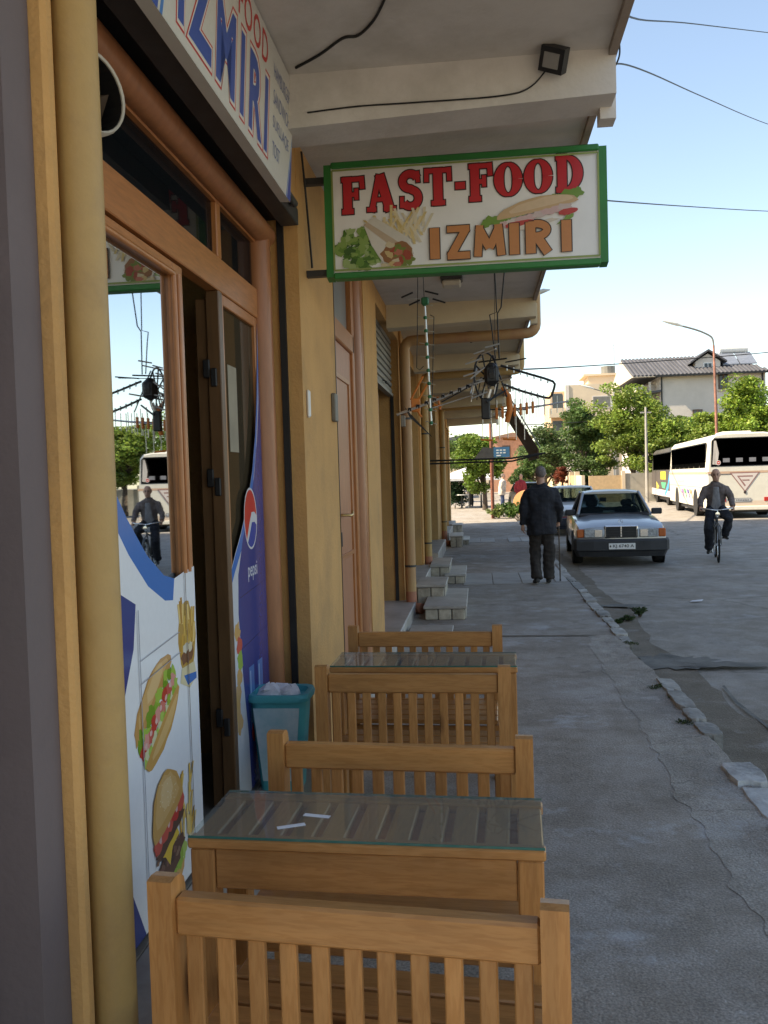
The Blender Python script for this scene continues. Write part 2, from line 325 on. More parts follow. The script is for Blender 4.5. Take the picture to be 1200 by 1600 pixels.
# ================================================================ ground
from mathutils import noise as NZ
def ground_mat(name, c1, c2, rough=.85, spots=(.5, .48, .45), spot_amt=.5, crack=True, cscale=.55, bump=.5, patch=(.33, .34, .36), patch_amt=.0, smear=.5):
    m = mat(name, c1, rough, scale=1.1, col2=c2, bump=bump*.55, bscale=75, dirt=patch, dirt_scale=.9, dirt_amt=patch_amt)
    nt = m.node_tree; L = nt.links; p = nt.nodes['Principled BSDF']; src = p.inputs['Base Color'].links[0].from_socket
    tc = [n for n in nt.nodes if n.type == 'TEX_COORD'][0]
    n1 = nn(nt, 'ShaderNodeTexNoise'); n1.inputs['Scale'].default_value = 120; n1.inputs['Detail'].default_value = 3; L.new(tc.outputs['Object'], n1.inputs['Vector'])
    r1 = nn(nt, 'ShaderNodeValToRGB'); r1.color_ramp.elements[0].position = .35; r1.color_ramp.elements[1].position = .72
    r1.color_ramp.elements[0].color = (.62, .62, .62, 1); r1.color_ramp.elements[1].color = (1.35, 1.35, 1.35, 1); L.new(n1.outputs['Fac'], r1.inputs[0])
    mx = nn(nt, 'ShaderNodeMix', data_type='RGBA', blend_type='MULTIPLY'); mx.inputs[0].default_value = .8; L.new(src, mx.inputs[6]); L.new(r1.outputs[0], mx.inputs[7]); out = mx.outputs[2]
    nl = nn(nt, 'ShaderNodeTexNoise'); nl.inputs['Scale'].default_value = 3.1; nl.inputs['Detail'].default_value = 8; nl.inputs['Roughness'].default_value = .72; L.new(tc.outputs['Object'], nl.inputs['Vector'])
    rl = nn(nt, 'ShaderNodeValToRGB'); rl.color_ramp.elements[0].position = .36; rl.color_ramp.elements[1].position = .62; rl.color_ramp.elements[0].color = (.66, .62, .57, 1); rl.color_ramp.elements[1].color = (1.08, 1.08, 1.1, 1); L.new(nl.outputs['Fac'], rl.inputs[0])
    ml = nn(nt, 'ShaderNodeMix', data_type='RGBA', blend_type='MULTIPLY'); ml.inputs[0].default_value = .8; L.new(out, ml.inputs[6]); L.new(rl.outputs[0], ml.inputs[7]); out = ml.outputs[2]
    vo = nn(nt, 'ShaderNodeTexVoronoi'); vo.inputs['Scale'].default_value = 9; L.new(tc.outputs['Object'], vo.inputs['Vector'])
    r2 = nn(nt, 'ShaderNodeValToRGB'); r2.color_ramp.elements[0].position = .02; r2.color_ramp.elements[1].position = .045
    r2.color_ramp.elements[0].color = (spot_amt,)*3+(1,); r2.color_ramp.elements[1].color = (0, 0, 0, 1); L.new(vo.outputs['Distance'], r2.inputs[0])
    m2 = nn(nt, 'ShaderNodeMix', data_type='RGBA'); L.new(r2.outputs[0], m2.inputs[0]); L.new(out, m2.inputs[6]); m2.inputs[7].default_value = (*spots, 1); out = m2.outputs[2]
    for pos, cc, am, sc in ((.57, (.50, .50, .51), .60, 1.9), (.60, (.085, .072, .06), .55, 2.7)):
        ns = nn(nt, 'ShaderNodeTexNoise'); ns.inputs['Scale'].default_value = sc; ns.inputs['Detail'].default_value = 11; ns.inputs['Roughness'].default_value = .68
        mo = nn(nt, 'ShaderNodeMapping'); mo.inputs['Location'].default_value = (sc*2.3, 8.4, 1); L.new(tc.outputs['Object'], mo.inputs[0]); L.new(mo.outputs[0], ns.inputs['Vector'])
        rs_ = nn(nt, 'ShaderNodeValToRGB'); rs_.color_ramp.elements[0].position = pos; rs_.color_ramp.elements[1].position = pos+.11; rs_.color_ramp.elements[1].color = (am*smear,)*3+(1,); rs_.color_ramp.elements[0].color = (0, 0, 0, 1); L.new(ns.outputs['Fac'], rs_.inputs[0])
        ms = nn(nt, 'ShaderNodeMix', data_type='RGBA'); L.new(rs_.outputs[0], ms.inputs[0]); L.new(out, ms.inputs[6]); ms.inputs[7].default_value = (*cc, 1); out = ms.outputs[2]
    if crack:
        nd = nn(nt, 'ShaderNodeTexNoise'); nd.inputs['Scale'].default_value = 2.5; nd.inputs['Detail'].default_value = 6; L.new(tc.outputs['Object'], nd.inputs['Vector'])
        vm = nn(nt, 'ShaderNodeVectorMath', operation='MULTIPLY_ADD'); vm.inputs[1].default_value = (.5, .5, 0); L.new(nd.outputs['Color'], vm.inputs[0]); L.new(tc.outputs['Object'], vm.inputs[2])
        v2 = nn(nt, 'ShaderNodeTexVoronoi', feature='DISTANCE_TO_EDGE'); v2.inputs['Scale'].default_value = cscale; L.new(vm.outputs[0], v2.inputs['Vector'])
        r3 = nn(nt, 'ShaderNodeValToRGB'); r3.color_ramp.elements[0].position = .0; r3.color_ramp.elements[1].position = .006
        r3.color_ramp.elements[0].color = (.25, .24, .22, 1); r3.color_ramp.elements[1].color = (1, 1, 1, 1); L.new(v2.outputs['Distance'], r3.inputs[0])
        m3 = nn(nt, 'ShaderNodeMix', data_type='RGBA', blend_type='MULTIPLY'); m3.inputs[0].default_value = .55; L.new(out, m3.inputs[6]); L.new(r3.outputs[0], m3.inputs[7]); out = m3.outputs[2]
    L.new(out, p.inputs['Base Color']); return m
G_WALK = ground_mat('worn asphalt pavement', (.385, .338, .285), (.285, .248, .208), patch=(.50, .48, .46), patch_amt=.5, crack=False, spot_amt=.8, smear=1.0)
G_STRIP = ground_mat('rough concrete edge', (.43, .39, .335), (.32, .285, .245), bump=.9, cscale=1.1, patch=(.26, .25, .24), patch_amt=.5)
G_ROAD = ground_mat('dusty asphalt road', (.36, .322, .278), (.30, .27, .235), crack=True, cscale=.22, spot_amt=.25, bump=.3, patch=(.21, .2, .19), patch_amt=.6)
G_DIRT = ground_mat('gutter dirt', (.25, .205, .155), (.165, .135, .10), crack=False, bump=.8)
G_TAR = mat('dark wet asphalt', (.15, .138, .12), .75, var=.35, scale=3, bump=.3, dirt=(.2, .185, .16), dirt_scale=4, dirt_amt=.9)
G_EARTH = ground_mat('dusty yard ground', (.30, .27, .22), (.22, .20, .165), crack=False)
RZ = -.13                                                     # road level
struct(MB().add([(-600, -600, RZ-.012), (600, -600, RZ-.012), (600, 900, RZ-.012), (-600, 900, RZ-.012)], [(0, 1, 2, 3)]).build('ground', G_EARTH))
def grid(x0, x1, y0, y1, nx, ny, zf, edge=None):
    mb = MB(); v = []
    for j in range(ny+1):
        for i in range(nx+1):
            y = y0+(y1-y0)*j/ny; a, b = edge(y) if edge else (x0, x1); x = a+(b-a)*i/nx
            v.append((x, y, zf(x, y)))
    return mb.add(v, [(j*(nx+1)+i, j*(nx+1)+i+1, (j+1)*(nx+1)+i+1, (j+1)*(nx+1)+i) for j in range(ny) for i in range(nx)])
def fz(x, y, s, a, k=0.0): return a*NZ.noise((x*s+k, y*s, k))
road = struct(grid(1.30, 15, -6, 140, 40, 240, lambda x, y: RZ+fz(x, y, .6, .012)).build('road', G_ROAD, smooth=60))
def pav(x, y): return fz(x, y, 1.1, .006)+fz(x, y, 4, .002, 5)
walk = struct(grid(-1.6, 1.31, -1, 13.0, 60, 280, pav).build('pavement', G_WALK, smooth=60))
MB().box(-1.6, 1.31, 13.0, 60, RZ, -.001).build('far_paving', G_WALK, walk)
MB().box(1.295, 1.31, -1, 13, RZ, -.012).build('pavement_edge', G_DIRT, walk)
def jag(y, s, a, k): return a*NZ.noise((y*s, k, 0))+a*.5*NZ.noise((y*s*4, k, 3))
grid(0, 1, 1.2, 8.55, 14, 240, lambda x, y: pav(x, y)+.0022+(.016*max(-.1, NZ.noise((x*4.5, y*4.5, 2)))+.008*NZ.noise((x*13, y*13, 7)))*max(0, min(1, (x-1.0)*7, (1.34-x)*12)),
     edge=lambda y: (.95+.04*(y-4)*.25+jag(y, 2.2, .07, 1), 1.335+jag(y, 1.5, .035, 9))).build('concrete_edge_strip', G_STRIP, walk, smooth=50)
MB().add([(-1.5, 8.6, .007), (1.2, 8.55, .007), (1.2, 8.59, .0075), (-1.5, 8.64, .0075)], [(0, 1, 2, 3)]).build('pavement_joint', G_DIRT, walk)
grid(0, 1, 2.0, 40, 8, 260, lambda x, y: RZ+.014+.010*NZ.noise((x*6, y*6, 1)), edge=lambda y: (1.31, 1.78+.16*NZ.noise((y*.5, 3, 1))+jag(y, 2, .08, 4)+(.25 if y < 6 else 0))).build('gutter_dirt', G_DIRT, road, smooth=50)
# dark patches where water has run over the road
for k, (px, py, a, b, sd_) in enumerate(((1052, 1038, .40, .30, 1), (1135, 1043, .42, .10, 2), (970, 950, .32, .12, 3))):
    c = at_z(px, py, RZ); rd = random.Random(sd_); n = 30
    MB().add([(c.x+a*math.cos(6.283*i/n)*(1+rd.uniform(-.3, .25)), c.y+b*math.sin(6.283*i/n)*(1+rd.uniform(-.4, .3)), RZ+.026+k*.004) for i in range(n)], [tuple(range(n))]).build('damp_patch', G_TAR, road)
cr_pts = [at_z(px, py, RZ) for px, py in ((1130, 1075), (1150, 1100), (1175, 1120), (1200, 1140), (1225, 1165))]
mb = MB()
for i in range(len(cr_pts)-1):
    a, b = cr_pts[i], cr_pts[i+1]; q = Vector((.012, .010, 0)); mb.add([a-q+Vector((0, 0, .02)), a+q+Vector((0, 0, .02)), b+q+Vector((0, 0, .02)), b-q+Vector((0, 0, .02))], [(0, 1, 2, 3)])
mb.build('road_crack', G_TAR, road)
# kerb stones, each its own piece
kerb = bpy.data.objects.new('kerb', None); COL.objects.link(kerb); kerb.location = (1.36, 2.5, RZ); struct(kerb)
K_ST = mat('pale kerb stone', (.40, .38, .345), .85, var=.18, scale=7, bump=.6, bscale=22, rnd=.25, dirt=(.17, .16, .14), dirt_scale=5, dirt_amt=.7)
K_WH = mat('whitewashed kerb stone', (.50, .49, .47), .8, var=.12, scale=7, bump=.7, bscale=18, dirt=(.20, .19, .18), dirt_scale=4, dirt_amt=.9)
rd = random.Random(4); y = 2.6
def stone(x0, x1, y0, y1, z1, m, seed):
    r2 = random.Random(seed); n = 18; cx, cy, hx, hy = (x0+x1)/2, (y0+y1)/2, (x1-x0)/2, (y1-y0)/2; out = []
    for i in range(n):
        a = 2*math.pi*(i+.5)/n; q = max(abs(math.cos(a)), abs(math.sin(a))); k = 1+r2.uniform(-.10, .03); out.append((cx+hx*math.cos(a)/q*k, cy+hy*math.sin(a)/q*k))
    def rg(k, z, dz): return [(cx+(x-cx)*k, cy+(y-cy)*k, z+r2.uniform(-dz, dz*.4)) for x, y in out]
    return MB().loft([rg(1.0, RZ, 0), rg(1.0, z1-.03, .008), rg(.985, z1-.006, .004), rg(.94, z1, .004), rg(.5, z1+.002, .004)]).build('kerb_stone', m, kerb, True, smooth=35)
while y < 30:
    ln = rd.uniform(.26, .52) if y < 12 else rd.uniform(.5, .9)
    if not (6.75 < y < 8.2 or 4.75 < y < 5.15):
        wht = y < 4.75
        stone(1.29+rd.uniform(-.02, .02)-(.05 if wht else 0), 1.42+rd.uniform(-.015, .02), y, y+ln-.025, .014+rd.uniform(-.008, .016), K_WH if wht else K_ST, int(y*100))
    y += ln
# pale tiles laid across the pavement
T_ST = mat('pale paving tile', (.40, .375, .345), .7, var=.1, scale=3, rnd=.1, bump=.1, dirt=(.24, .22, .2), dirt_amt=.5)
for y0, y1, xs in ((12.75, 14.2, (-.27, .17, .60, 1.02)), (20.9, 22.3, (-.33, .0, .36)), (20.9, 22.3, (.68, 1.0, 1.28))):
    for a, b in zip(xs[:-1], xs[1:]): MB().box(a+.006, b-.006, y0, y1, -.02, .012, .004).build('paving_tile', T_ST, walk)
MB().box(1.10, 1.285, 12.9, 15.0, -.02, .012, .004).build('paving_tile', T_ST, walk)
# ================================================================ the row of shops
XW = -.92; CZ = 3.42; CE = .60; YE = 28.0
bld = thing('shop_row_building', 'yellow plastered row of shops with a long concrete canopy over the pavement', 'building', (XW, 2.0, 0))
def part(name, m, *boxes, parent=None, ch=0.0, smooth=None):
    os_ = [MB().box(*b, ch).build(name, m, parent or bld, True, smooth) for b in boxes]
    return os_[0]
D_ = -1.7                                                      # back of the wall
# wall between the openings
OPEN = [(2.02, 4.52), (5.63, 7.13), (8.03, 10.27), (11.0, 13.4), (15.6, 18.9), (21.4, 24.2), (25.2, 27.2)]
prev = 1.80
for a, b in OPEN:
    part('pillar', M_YEL, (D_, XW, prev, a, -.1, CZ)); prev = b
part('pillar', M_YEL, (D_, XW, prev, YE, -.1, CZ))
TOPS = [3.05, 3.30, 3.26, 3.2, 3.2, 3.1, 3.1]
for (a, b), t in zip(OPEN, TOPS): part('lintel', M_YEL, (D_, XW-.002, a, b, t, CZ))
part('side_wall', M_MAUVE, (-1.3, XW-.0, 1.64, 1.755, -.1, CZ)); part('side_wall', M_MAUVE, (-1.5, -1.02, .4, 1.64, -.1, CZ))
part('pilaster_strip', M_YEL, (-1.2, XW+.035, 1.757, 1.80, -.1, CZ), ch=.01)
part('glazing_edge', M_STEEL, (-1.02, -1.005, 1.50, 1.512, 0, 3))
# canopy with its cross beams
part('canopy', M_CEIL, (D_, CE, .2, 9.05, CZ, CZ+.16)); part('canopy', M_CEILY, (D_, CE, 9.05, YE, CZ, CZ+.16))
part('canopy_edge', mat('stained canopy edge', (.33, .27, .22), .9, var=.15, scale=4, bump=.2), (CE, CE+.035, .2, YE, CZ-.03, CZ+.19))
BEAMS = [3.95, 9.10, 12.9, 16.3, 19.6, 23.2, 26.6]
for i, y in enumerate(BEAMS):
    mb = MB(); m = M_CEIL if i == 0 else M_CEILY
    mb.prism([(XW, CZ-.24), (.30, CZ-.20), (CE+.03, CZ-.19), (CE+.03, CZ-.04), (CE+.03, CZ+.001), (XW, CZ+.001)], y-.11, y+.11, 'y')
    o = mb.build('canopy_beam', m, bld, True)
    part('drip_block', m, (CE-.02, CE+.05, y+.03, y+.13, CZ-.24, CZ-.03), parent=o)
# upper storeys over the canopy and the flat roof
M_UP = mat('upper wall plaster', (.50, .40, .24), .9, var=.08)
part('upper_wall', M_UP, (-9, CE-.05, .2, YE, CZ+.161, 9.6)); part('roof', M_CONC, (-9.2, CE+.25, 0, YE+.1, 9.6, 9.85))
part('rear_wall', M_UP, (-9, -8.8, 0.2, YE, -.1, CZ)); part('end_wall', M_UP, (-9, D_, YE-.25, YE-.002, -.1, CZ)); part('near_end_wall', M_UP, (-9, D_, .2, .4, -.1, CZ))
for a, b in OPEN[1:]:                                          # dim rooms behind the other openings
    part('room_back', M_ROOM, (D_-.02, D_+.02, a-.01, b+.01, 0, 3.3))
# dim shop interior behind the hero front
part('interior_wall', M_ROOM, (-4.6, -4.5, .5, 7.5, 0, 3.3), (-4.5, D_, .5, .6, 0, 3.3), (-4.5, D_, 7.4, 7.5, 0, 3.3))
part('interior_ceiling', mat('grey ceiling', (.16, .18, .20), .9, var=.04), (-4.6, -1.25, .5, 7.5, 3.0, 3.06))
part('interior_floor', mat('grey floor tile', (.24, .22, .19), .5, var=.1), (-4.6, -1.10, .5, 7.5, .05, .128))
part('landing', M_MARBLE, (-1.10, -.76, 2.02, 4.50, -.05, .125), ch=.006)
# seams of the shutter track beside the hero front
part('shutter_track', M_BLACK, (-1.03, -.995, 4.50, 4.522, .12, 3.0)); part('shutter_track', M_BLACK, (-1.03, -.995, 2.018, 2.04, .12, 3.0))
# cables and cracks on the door-side pillar
part('cable_seam', M_DKBR, (XW-.003, XW+.004, 5.612, 5.626, .1, 3.3))
part('switch_box', M_SHUT, (XW, XW+.03, 5.40, 5.50, 1.98, 2.16), ch=.006)
part('bell_push', M_WHITEP, (XW, XW+.02, 4.60, 4.635, 1.95, 2.10), ch=.008)
# ---- brown door of the next entrance
door = part('door', M_DOOR, (-1.0, -.965, 5.66, 6.62, .28, 2.58), ch=.004)
part('door_frame', M_BROWN, (-1.04, -.94, 5.63, 5.70, .1, 3.30), (-1.04, -.94, 5.70, 6.66, 2.58, 2.72), (-1.04, -.94, 6.60, 6.68, .1, 3.30), ch=.008)
part('panel_moulding', M_BROWN, (-.966, -.953, 5.80, 5.83, .5, 2.35), (-.966, -.953, 6.42, 6.45, .5, 2.35), (-.966, -.953, 5.83, 6.42, 2.32, 2.35), (-.966, -.953, 5.83, 6.42, 1.05, 1.08), parent=door)
MB().tube([(-.965, 5.92, 1.36), (-.91, 5.92, 1.36), (-.90, 5.94, 1.355), (-.90, 6.05, 1.36), (-.905, 6.07, 1.38)], .010, 8).build('door_handle', mat('brass', (.55, .38, .16), .3, metal=.9, var=.05), door, True, smooth=60)
part('lock_plate', M_BLACK, (-.966, -.958, 5.90, 5.93, 1.14, 1.24), parent=door)
part('transom_pane', glassmat('frosted transom', (.35, .37, .37), .75, .3, (.18, .19, .19)), (-1.0, -.985, 5.70, 6.60, 2.72, 3.30))
MB().lathe([(.065, .12), (.065, 3.3)], (-.965, 6.80, 0), 'z', 18).build('round_moulding', M_BROWNM, bld, True, smooth=50)
part('moulding_flat', M_BROWN, (-1.02, -.925, 6.87, 7.13, .1, 3.30), ch=.01)
part('door_step', M_MARBLE, (-1.04, -.80, 5.60, 7.9, -.05, .10), ch=.008)
# ---- half-lowered shutter shop
sh = part('roller_shutter', M_DKGREY, (-1.06, -1.03, 8.05, 10.25, 2.60, 3.26))
for k in range(9):
    z = 2.62+k*.072; mb = MB(); mb.prism([(-1.03, z), (-1.005, z+.012), (-1.0, z+.035), (-1.005, z+.058), (-1.03, z+.068)], 8.06, 10.24, 'y'); mb.build('shutter_slat', M_SHUT, sh, True)
part('bottom_rail', M_SHUT, (-1.05, -.99, 8.05, 10.25, 2.585, 2.618), parent=sh); MB().tube([(-.99, 9.1, 2.66), (-.95, 9.1, 2.64), (-.95, 9.35, 2.64), (-.99, 9.35, 2.66)], .008, 6).build('pull_handle', M_BLACK, sh, True)
for y in (8.1, 9.55): MB().lathe([(.075, .12), (.075, 2.62)], (-1.17, y+.05, 0), 'z', 14).build('round_moulding', M_BROWNM, bld, True, smooth=50)
part('window_frame', M_BROWN, (-1.25, -1.17, 8.05, 10.2, .12, .9), (-1.25, -1.17, 8.05, 10.2, 1.5, 1.58)); part('window_pane', M_SHOPGL, (-1.23, -1.22, 8.2, 10.1, .9, 2.6))
part('shutter_track', M_BLACK, (-1.03, -.99, 10.25, 10.272, .12, 2.6))
part('threshold', M_MARBLE, (-1.4, -.78, 7.92, 10.32, -.05, .135), ch=.01)
# ---- the farther fronts
for (a, b), t in list(zip(OPEN, TOPS))[3:]:
    part('shop_window_frame', M_DKBR, (-1.2, -1.12, a, a+.12, .1, t), (-1.2, -1.12, b-.12, b, .1, t), (-1.2, -1.12, a+.12, b-.12, 2.2, 2.35), (-1.2, -1.12, a+.12, b-.12, .1, .5))
    part('shop_window_pane', M_SHOPGL, (-1.17, -1.16, a+.12, b-.12, .5, 2.2)); part('threshold', M_MARBLE, (-1.3, -.76, a-.1, b+.1, -.05, .24), ch=.01)
for y in (10.36, 13.46, 13.62, 20.6, 24.6): part('corner_strip', M_YEL, (XW, XW+.03, y, y+.07, 0, CZ-.02), ch=.006)
# ================================================================ marble steps: slab on rough limestone blocks
def step(x0, x1, y0, y1, z1, label):
    t = thing('entrance_step', label, 'step', ((x0+x1)/2, y0, 0), 0, 'marble topped steps along the shops')
    MB().box(x0+.02, x1-.02, y0+.025, y1, -.02, z1-.03).build('core', M_MORT, t, True)
    MB().box(x0, x1, y0, y1, z1-.032, z1, .006).build('slab', M_MARBLE, t, True)
    n = max(2, int(round((x1-x0)/.18))); wd = (x1-x0-.03)/n
    for k in range(n): MB().box(x0+.018+k*wd, x0+.005+(k+1)*wd, y0+.012, y0+.06, 0.0, z1-.038, .008).build('limestone_block', M_LIME, t, True)
    m = max(2, int((y1-y0)/.3)); wd = (y1-y0-.08)/m
    for k in range(m): MB().box(x1-.06, x1-.012, y0+.07+k*wd, y0+.06+(k+1)*wd, 0.0, z1-.038, .008).build('limestone_block', M_LIME, t, True)
step(-.74, -.30, 8.45, 8.95, .06, 'low thin marble slab on the pavement behind the farthest bench')
step(-.66, -.17, 9.62, 11.2, .155, 'wide low step with a clay pipe elbow beside it')
step(-.80, -.43, 10.42, 11.30, .30, 'upper marble step standing beside the wide low step with the clay elbow')
step(-.55, -.23, 12.9, 14.2, .145, 'low marble step beside the strip of pale paving tiles')
step(-.78, -.47, 13.05, 14.3, .27, 'upper marble step behind the second drain pipe')
step(-.70, -.40, 19.7, 21.0, .26, 'marble step far along the shops, before the second tile strip')
step(-.42, -.26, 20.4, 21.6, .12, 'low narrow marble step touching the second tile strip')
step(-.80, -.50, 24.4, 25.4, .26, 'last marble step, nearest the sunlit end of the pavement')
# ================================================================ shop front of the snack bar
XD = -1.14
sf = thing('shopfront', 'brown framed snack bar front with printed film on its door panels', 'shop front', (XD, 2.05, .128))
def sp(name, m, *boxes, parent=None, ch=0.004, smooth=None):
    os_ = [MB().box(*b, ch).build(name, m, parent or sf, True, smooth) for b in boxes]
    return os_[0]
sp('transom_rail', M_BROWNY, (XD-.03, XD+.03, 2.06, 4.36, 2.45, 2.60)); sp('head_rail', M_BROWNY, (XD-.03, XD+.03, 2.06, 4.36, 2.84, 2.90))
sp('transom_post', M_BROWN, (XD-.028, XD+.028, 3.70, 3.76, 2.60, 2.84)); sp('jamb', M_BROWN, (XD-.035, XD+.035, 2.04, 2.12, .128, 2.90))
sp('transom_pane', M_SHOPGL, (XD-.005, XD+.005, 2.12, 3.70, 2.60, 2.84), ch=0); sp('transom_pane', M_SHOPGL, (XD-.005, XD+.005, 3.76, 4.36, 2.60, 2.84), ch=0)
MB().tube([(XD+.045, 2.03, 2.905), (XD+.045, 4.50, 2.905)], .060, 18).build('head_moulding', M_BROWNM, sf, True, smooth=50)
MB().lathe([(.07, .128), (.07, 2.87)], (XD+.02, 4.425, 0), 'z', 18).build('side_moulding', M_BROWNM, sf, True, smooth=50)
sp('shutter_bar', M_DKGREY, (-1.0, -.905, 2.03, 4.48, 2.945, 3.03)); sp('shutter_box', M_BLACK, (-1.10, -1.0, 2.03, 4.5, 2.985, 3.048))
MB().tube([(-.885, 1.9, 3.0), (-.885, 4.3, 3.0)], .018, 10).build('cable_tube', M_DKGREY, sf, True, smooth=50)
# left leaf
lf = sp('door_leaf', M_BROWN, (XD-.022, XD+.022, 3.13, 3.24, .14, 2.44)); sp('stile', M_BROWN, (XD-.022, XD+.022, 2.14, 2.24, .14, 2.44), parent=lf)
sp('rail', M_BROWNY, (XD-.022, XD+.022, 2.24, 3.13, 2.39, 2.44), (XD-.022, XD+.022, 2.24, 3.13, .14, .30), parent=lf)
MB().tube([(XD+.024, 3.135, 1.27), (XD+.024, 3.135, 2.39)], .012, 8).build('glazing_bead', M_BROWN, lf, True, smooth=50)
MB().tube([(XD+.024, 3.185, 1.27), (XD+.024, 3.185, 2.40)], .010, 8).build('glazing_bead', M_BROWN, lf, True, smooth=50)
MB().tube([(XD+.024, 2.24, 2.395), (XD+.024, 3.135, 2.395)], .012, 8).build('glazing_bead', M_BROWNY, lf, True, smooth=50)
sp('glass', M_MIRROR, (XD-.004, XD+.004, 2.24, 3.13, 1.1, 2.39), parent=lf, ch=0); sp('lower_board', M_WHITEP, (XD-.010, XD+.020, 2.24, 3.13, .30, 1.24), parent=lf, ch=0)
WH = (.80, .81, .83); BL = (.045, .17, .50); NV = (.045, .06, .22)
OFFU = [-.08]
P = Print(lambda u, v, h: (XD+.0245+h, u+OFFU[0], v), .00003)
top = [(2.15, 1.95), (2.35, 1.82), (2.55, 1.66), (2.7, 1.50), (2.85, 1.37), (3.0, 1.285), (3.1, 1.262), (3.2, 1.275), (3.32, 1.285)]
P.poly([(2.225, .14), (3.318, .14)]+top[::-1][:-1]+[(2.225, 1.90)], WH)
P.poly([(u, v) for u, v in top[:7]]+[(3.08, 1.185), (3.0, 1.195), (2.85, 1.265), (2.7, 1.385), (2.55, 1.54), (2.35, 1.71), (2.15, 1.85)], BL)
P.poly([(2.15, 1.50), (2.5, 1.32), (2.74, 1.22), (2.71, 1.08), (2.60, .90), (2.15, .75)], NV); P.poly([(2.15, .60), (2.40, .55), (2.58, .40), (2.72, .14), (2.15, .14)], NV)
# fries in a paper cup
rd = random.Random(3); P.blob(3.21, 1.02, .095, .14, (.50, .30, .07), .08, 20, 2)
for k in range(26):
    a = rd.uniform(-.28, .28); u = 3.21+rd.uniform(-.075, .075); v = 1.05+rd.uniform(-.10, .06); l = .075; wd = .010
    c_ = rd.choice([(.72, .45, .10), (.62, .36, .07), (.80, .56, .20), (.48, .25, .05)]); du, dv = math.sin(a)*l, math.cos(a)*l
    P.poly([(u-wd, v), (u+wd, v), (u+du+wd, v+dv), (u+du-wd, v+dv)], c_)
P.blob(3.21, .96, .06, .035, (.22, .10, .05), .3, 16, 5); P.blob(3.19, .99, .03, .02, (.72, .66, .52), .3, 12, 6); P.blob(3.24, .985, .025, .02, (.70, .62, .45), .3, 12, 8)
P.poly([(3.14, .92), (3.28, .92), (3.30, .86), (3.22, .83), (3.12, .87)], (.70, .62, .40)); P.poly([(3.16, .89), (3.30, .875), (3.30, .85), (3.20, .845)], BL)
# long sandwich, tilted
def tilt(cu, cv, a): return lambda x, y: (cu+x*math.cos(a)-y*math.sin(a), cv+x*math.sin(a)+y*math.cos(a))
OFFU[0] = -.125; TL = tilt(2.945, .815, .55)
def tb(x, y, rx, ry, col, jag=.1, n=24, seed=1, half=None):
    u, v = TL(x*.80, y*.88); P.blob(u, v, rx*.80, ry*.88, col, jag, n, seed, .55, half)
tb(0, .07, .255, .115, (.56, .30, .10), .04, 28, 1, 'top'); tb(.01, .10, .20, .075, (.66, .40, .16), .05, 24, 2, 'top'); tb(.05, .13, .11, .035, (.74, .50, .24), .1, 18, 3)
for k in range(15): tb(-.22+k*.032, .045+.022*math.sin(k*1.7), .030, .032, rd.choice([(.26, .42, .05), (.36, .52, .08), (.18, .32, .03)]), .35, 12, 30+k)
for k in range(9): tb(-.21+k*.052, .0+.012*math.sin(k*2.3), .038, .034, rd.choice([(.55, .06, .04), (.66, .20, .16), (.60, .12, .09), (.72, .32, .26)]), .28, 12, 50+k)
for k in range(6): tb(-.18+k*.07, .005+.02*math.sin(k*3.1), .014, .012, (.74, .48, .42), .3, 10, 70+k)
for k in range(14): tb(-.22+k*.034, -.040+.010*math.sin(k*2.1), .026, .022, rd.choice([(.30, .46, .06), (.40, .56, .12), (.66, .64, .40)]), .35, 12, 90+k)
tb(0, -.055, .245, .085, (.60, .33, .10), .04, 28, 7, 'bot'); tb(.02, -.075, .19, .045, (.70, .44, .18), .06, 24, 8, 'bot')
# burger with fries behind
OFFU[0] = -.17
for k in range(24):
    a = rd.uniform(-.5, .7); u = 3.20+rd.uniform(-.06, .07); v = .30+rd.uniform(-.06, .16); l = .11; wd = .009; c_ = rd.choice([(.74, .48, .12), (.66, .38, .07), (.80, .58, .22)])
    P.poly([(u-wd, v), (u+wd, v), (u+math.sin(a)*l+wd, v+math.cos(a)*l), (u+math.sin(a)*l-wd, v+math.cos(a)*l)], c_)
P.blob(3.03, .20, .155, .065, (.62, .36, .12), .05, 24, 11, .25, 'bot')
for k in range(15): P.blob(2.885+k*.021, .20+k*.0045+.012*math.sin(k*2), .024, .032, rd.choice([(.30, .46, .06), (.20, .34, .03), (.42, .56, .14)]), .35, 12, 110+k)
P.blob(3.03, .275, .150, .055, (.13, .062, .04), .14, 26, 12, .25)
for k in range(22): P.blob(2.91+rd.random()*.24, .25+rd.random()*.07+.03, .016, .012, rd.choice([(.20, .10, .07), (.08, .04, .03), (.26, .15, .10)]), .35, 9, 140+k)
P.poly([(2.94, .335), (3.10, .385), (3.13, .345), (3.06, .325), (3.03, .27), (2.99, .315)], (.78, .52, .06))
P.blob(3.04, .375, .145, .030, (.12, .06, .04), .2, 22, 13, .28)
for k in range(5): P.blob(2.93+k*.055, .385+k*.017, .040, .036, rd.choice([(.55, .05, .04), (.62, .10, .07)]), .12, 14, 170+k)
for k in range(3): P.blob(2.95+k*.08, .395+k*.024, .012, .016, (.72, .45, .40), .2, 9, 190+k)
P.blob(3.035, .44, .148, .17, (.60, .34, .11), .03, 30, 14, .28, 'top'); P.blob(3.03, .47, .115, .125, (.68, .42, .17), .05, 26, 15, .28, 'top'); P.blob(3.02, .53, .06, .05, (.76, .53, .27), .1, 18, 16, .28)
for k in range(26): P.blob(2.94+rd.random()*.17, .47+rd.random()*.11, .0035, .0025, (.85, .70, .46), .2, 6, 200+k)
OFFU[0] = -.08
for v in (1.06, .985): P.poly([(2.75, v-.03), (3.12, v), (3.12, v+.003), (2.75, v-.027)], (.35, .36, .40))
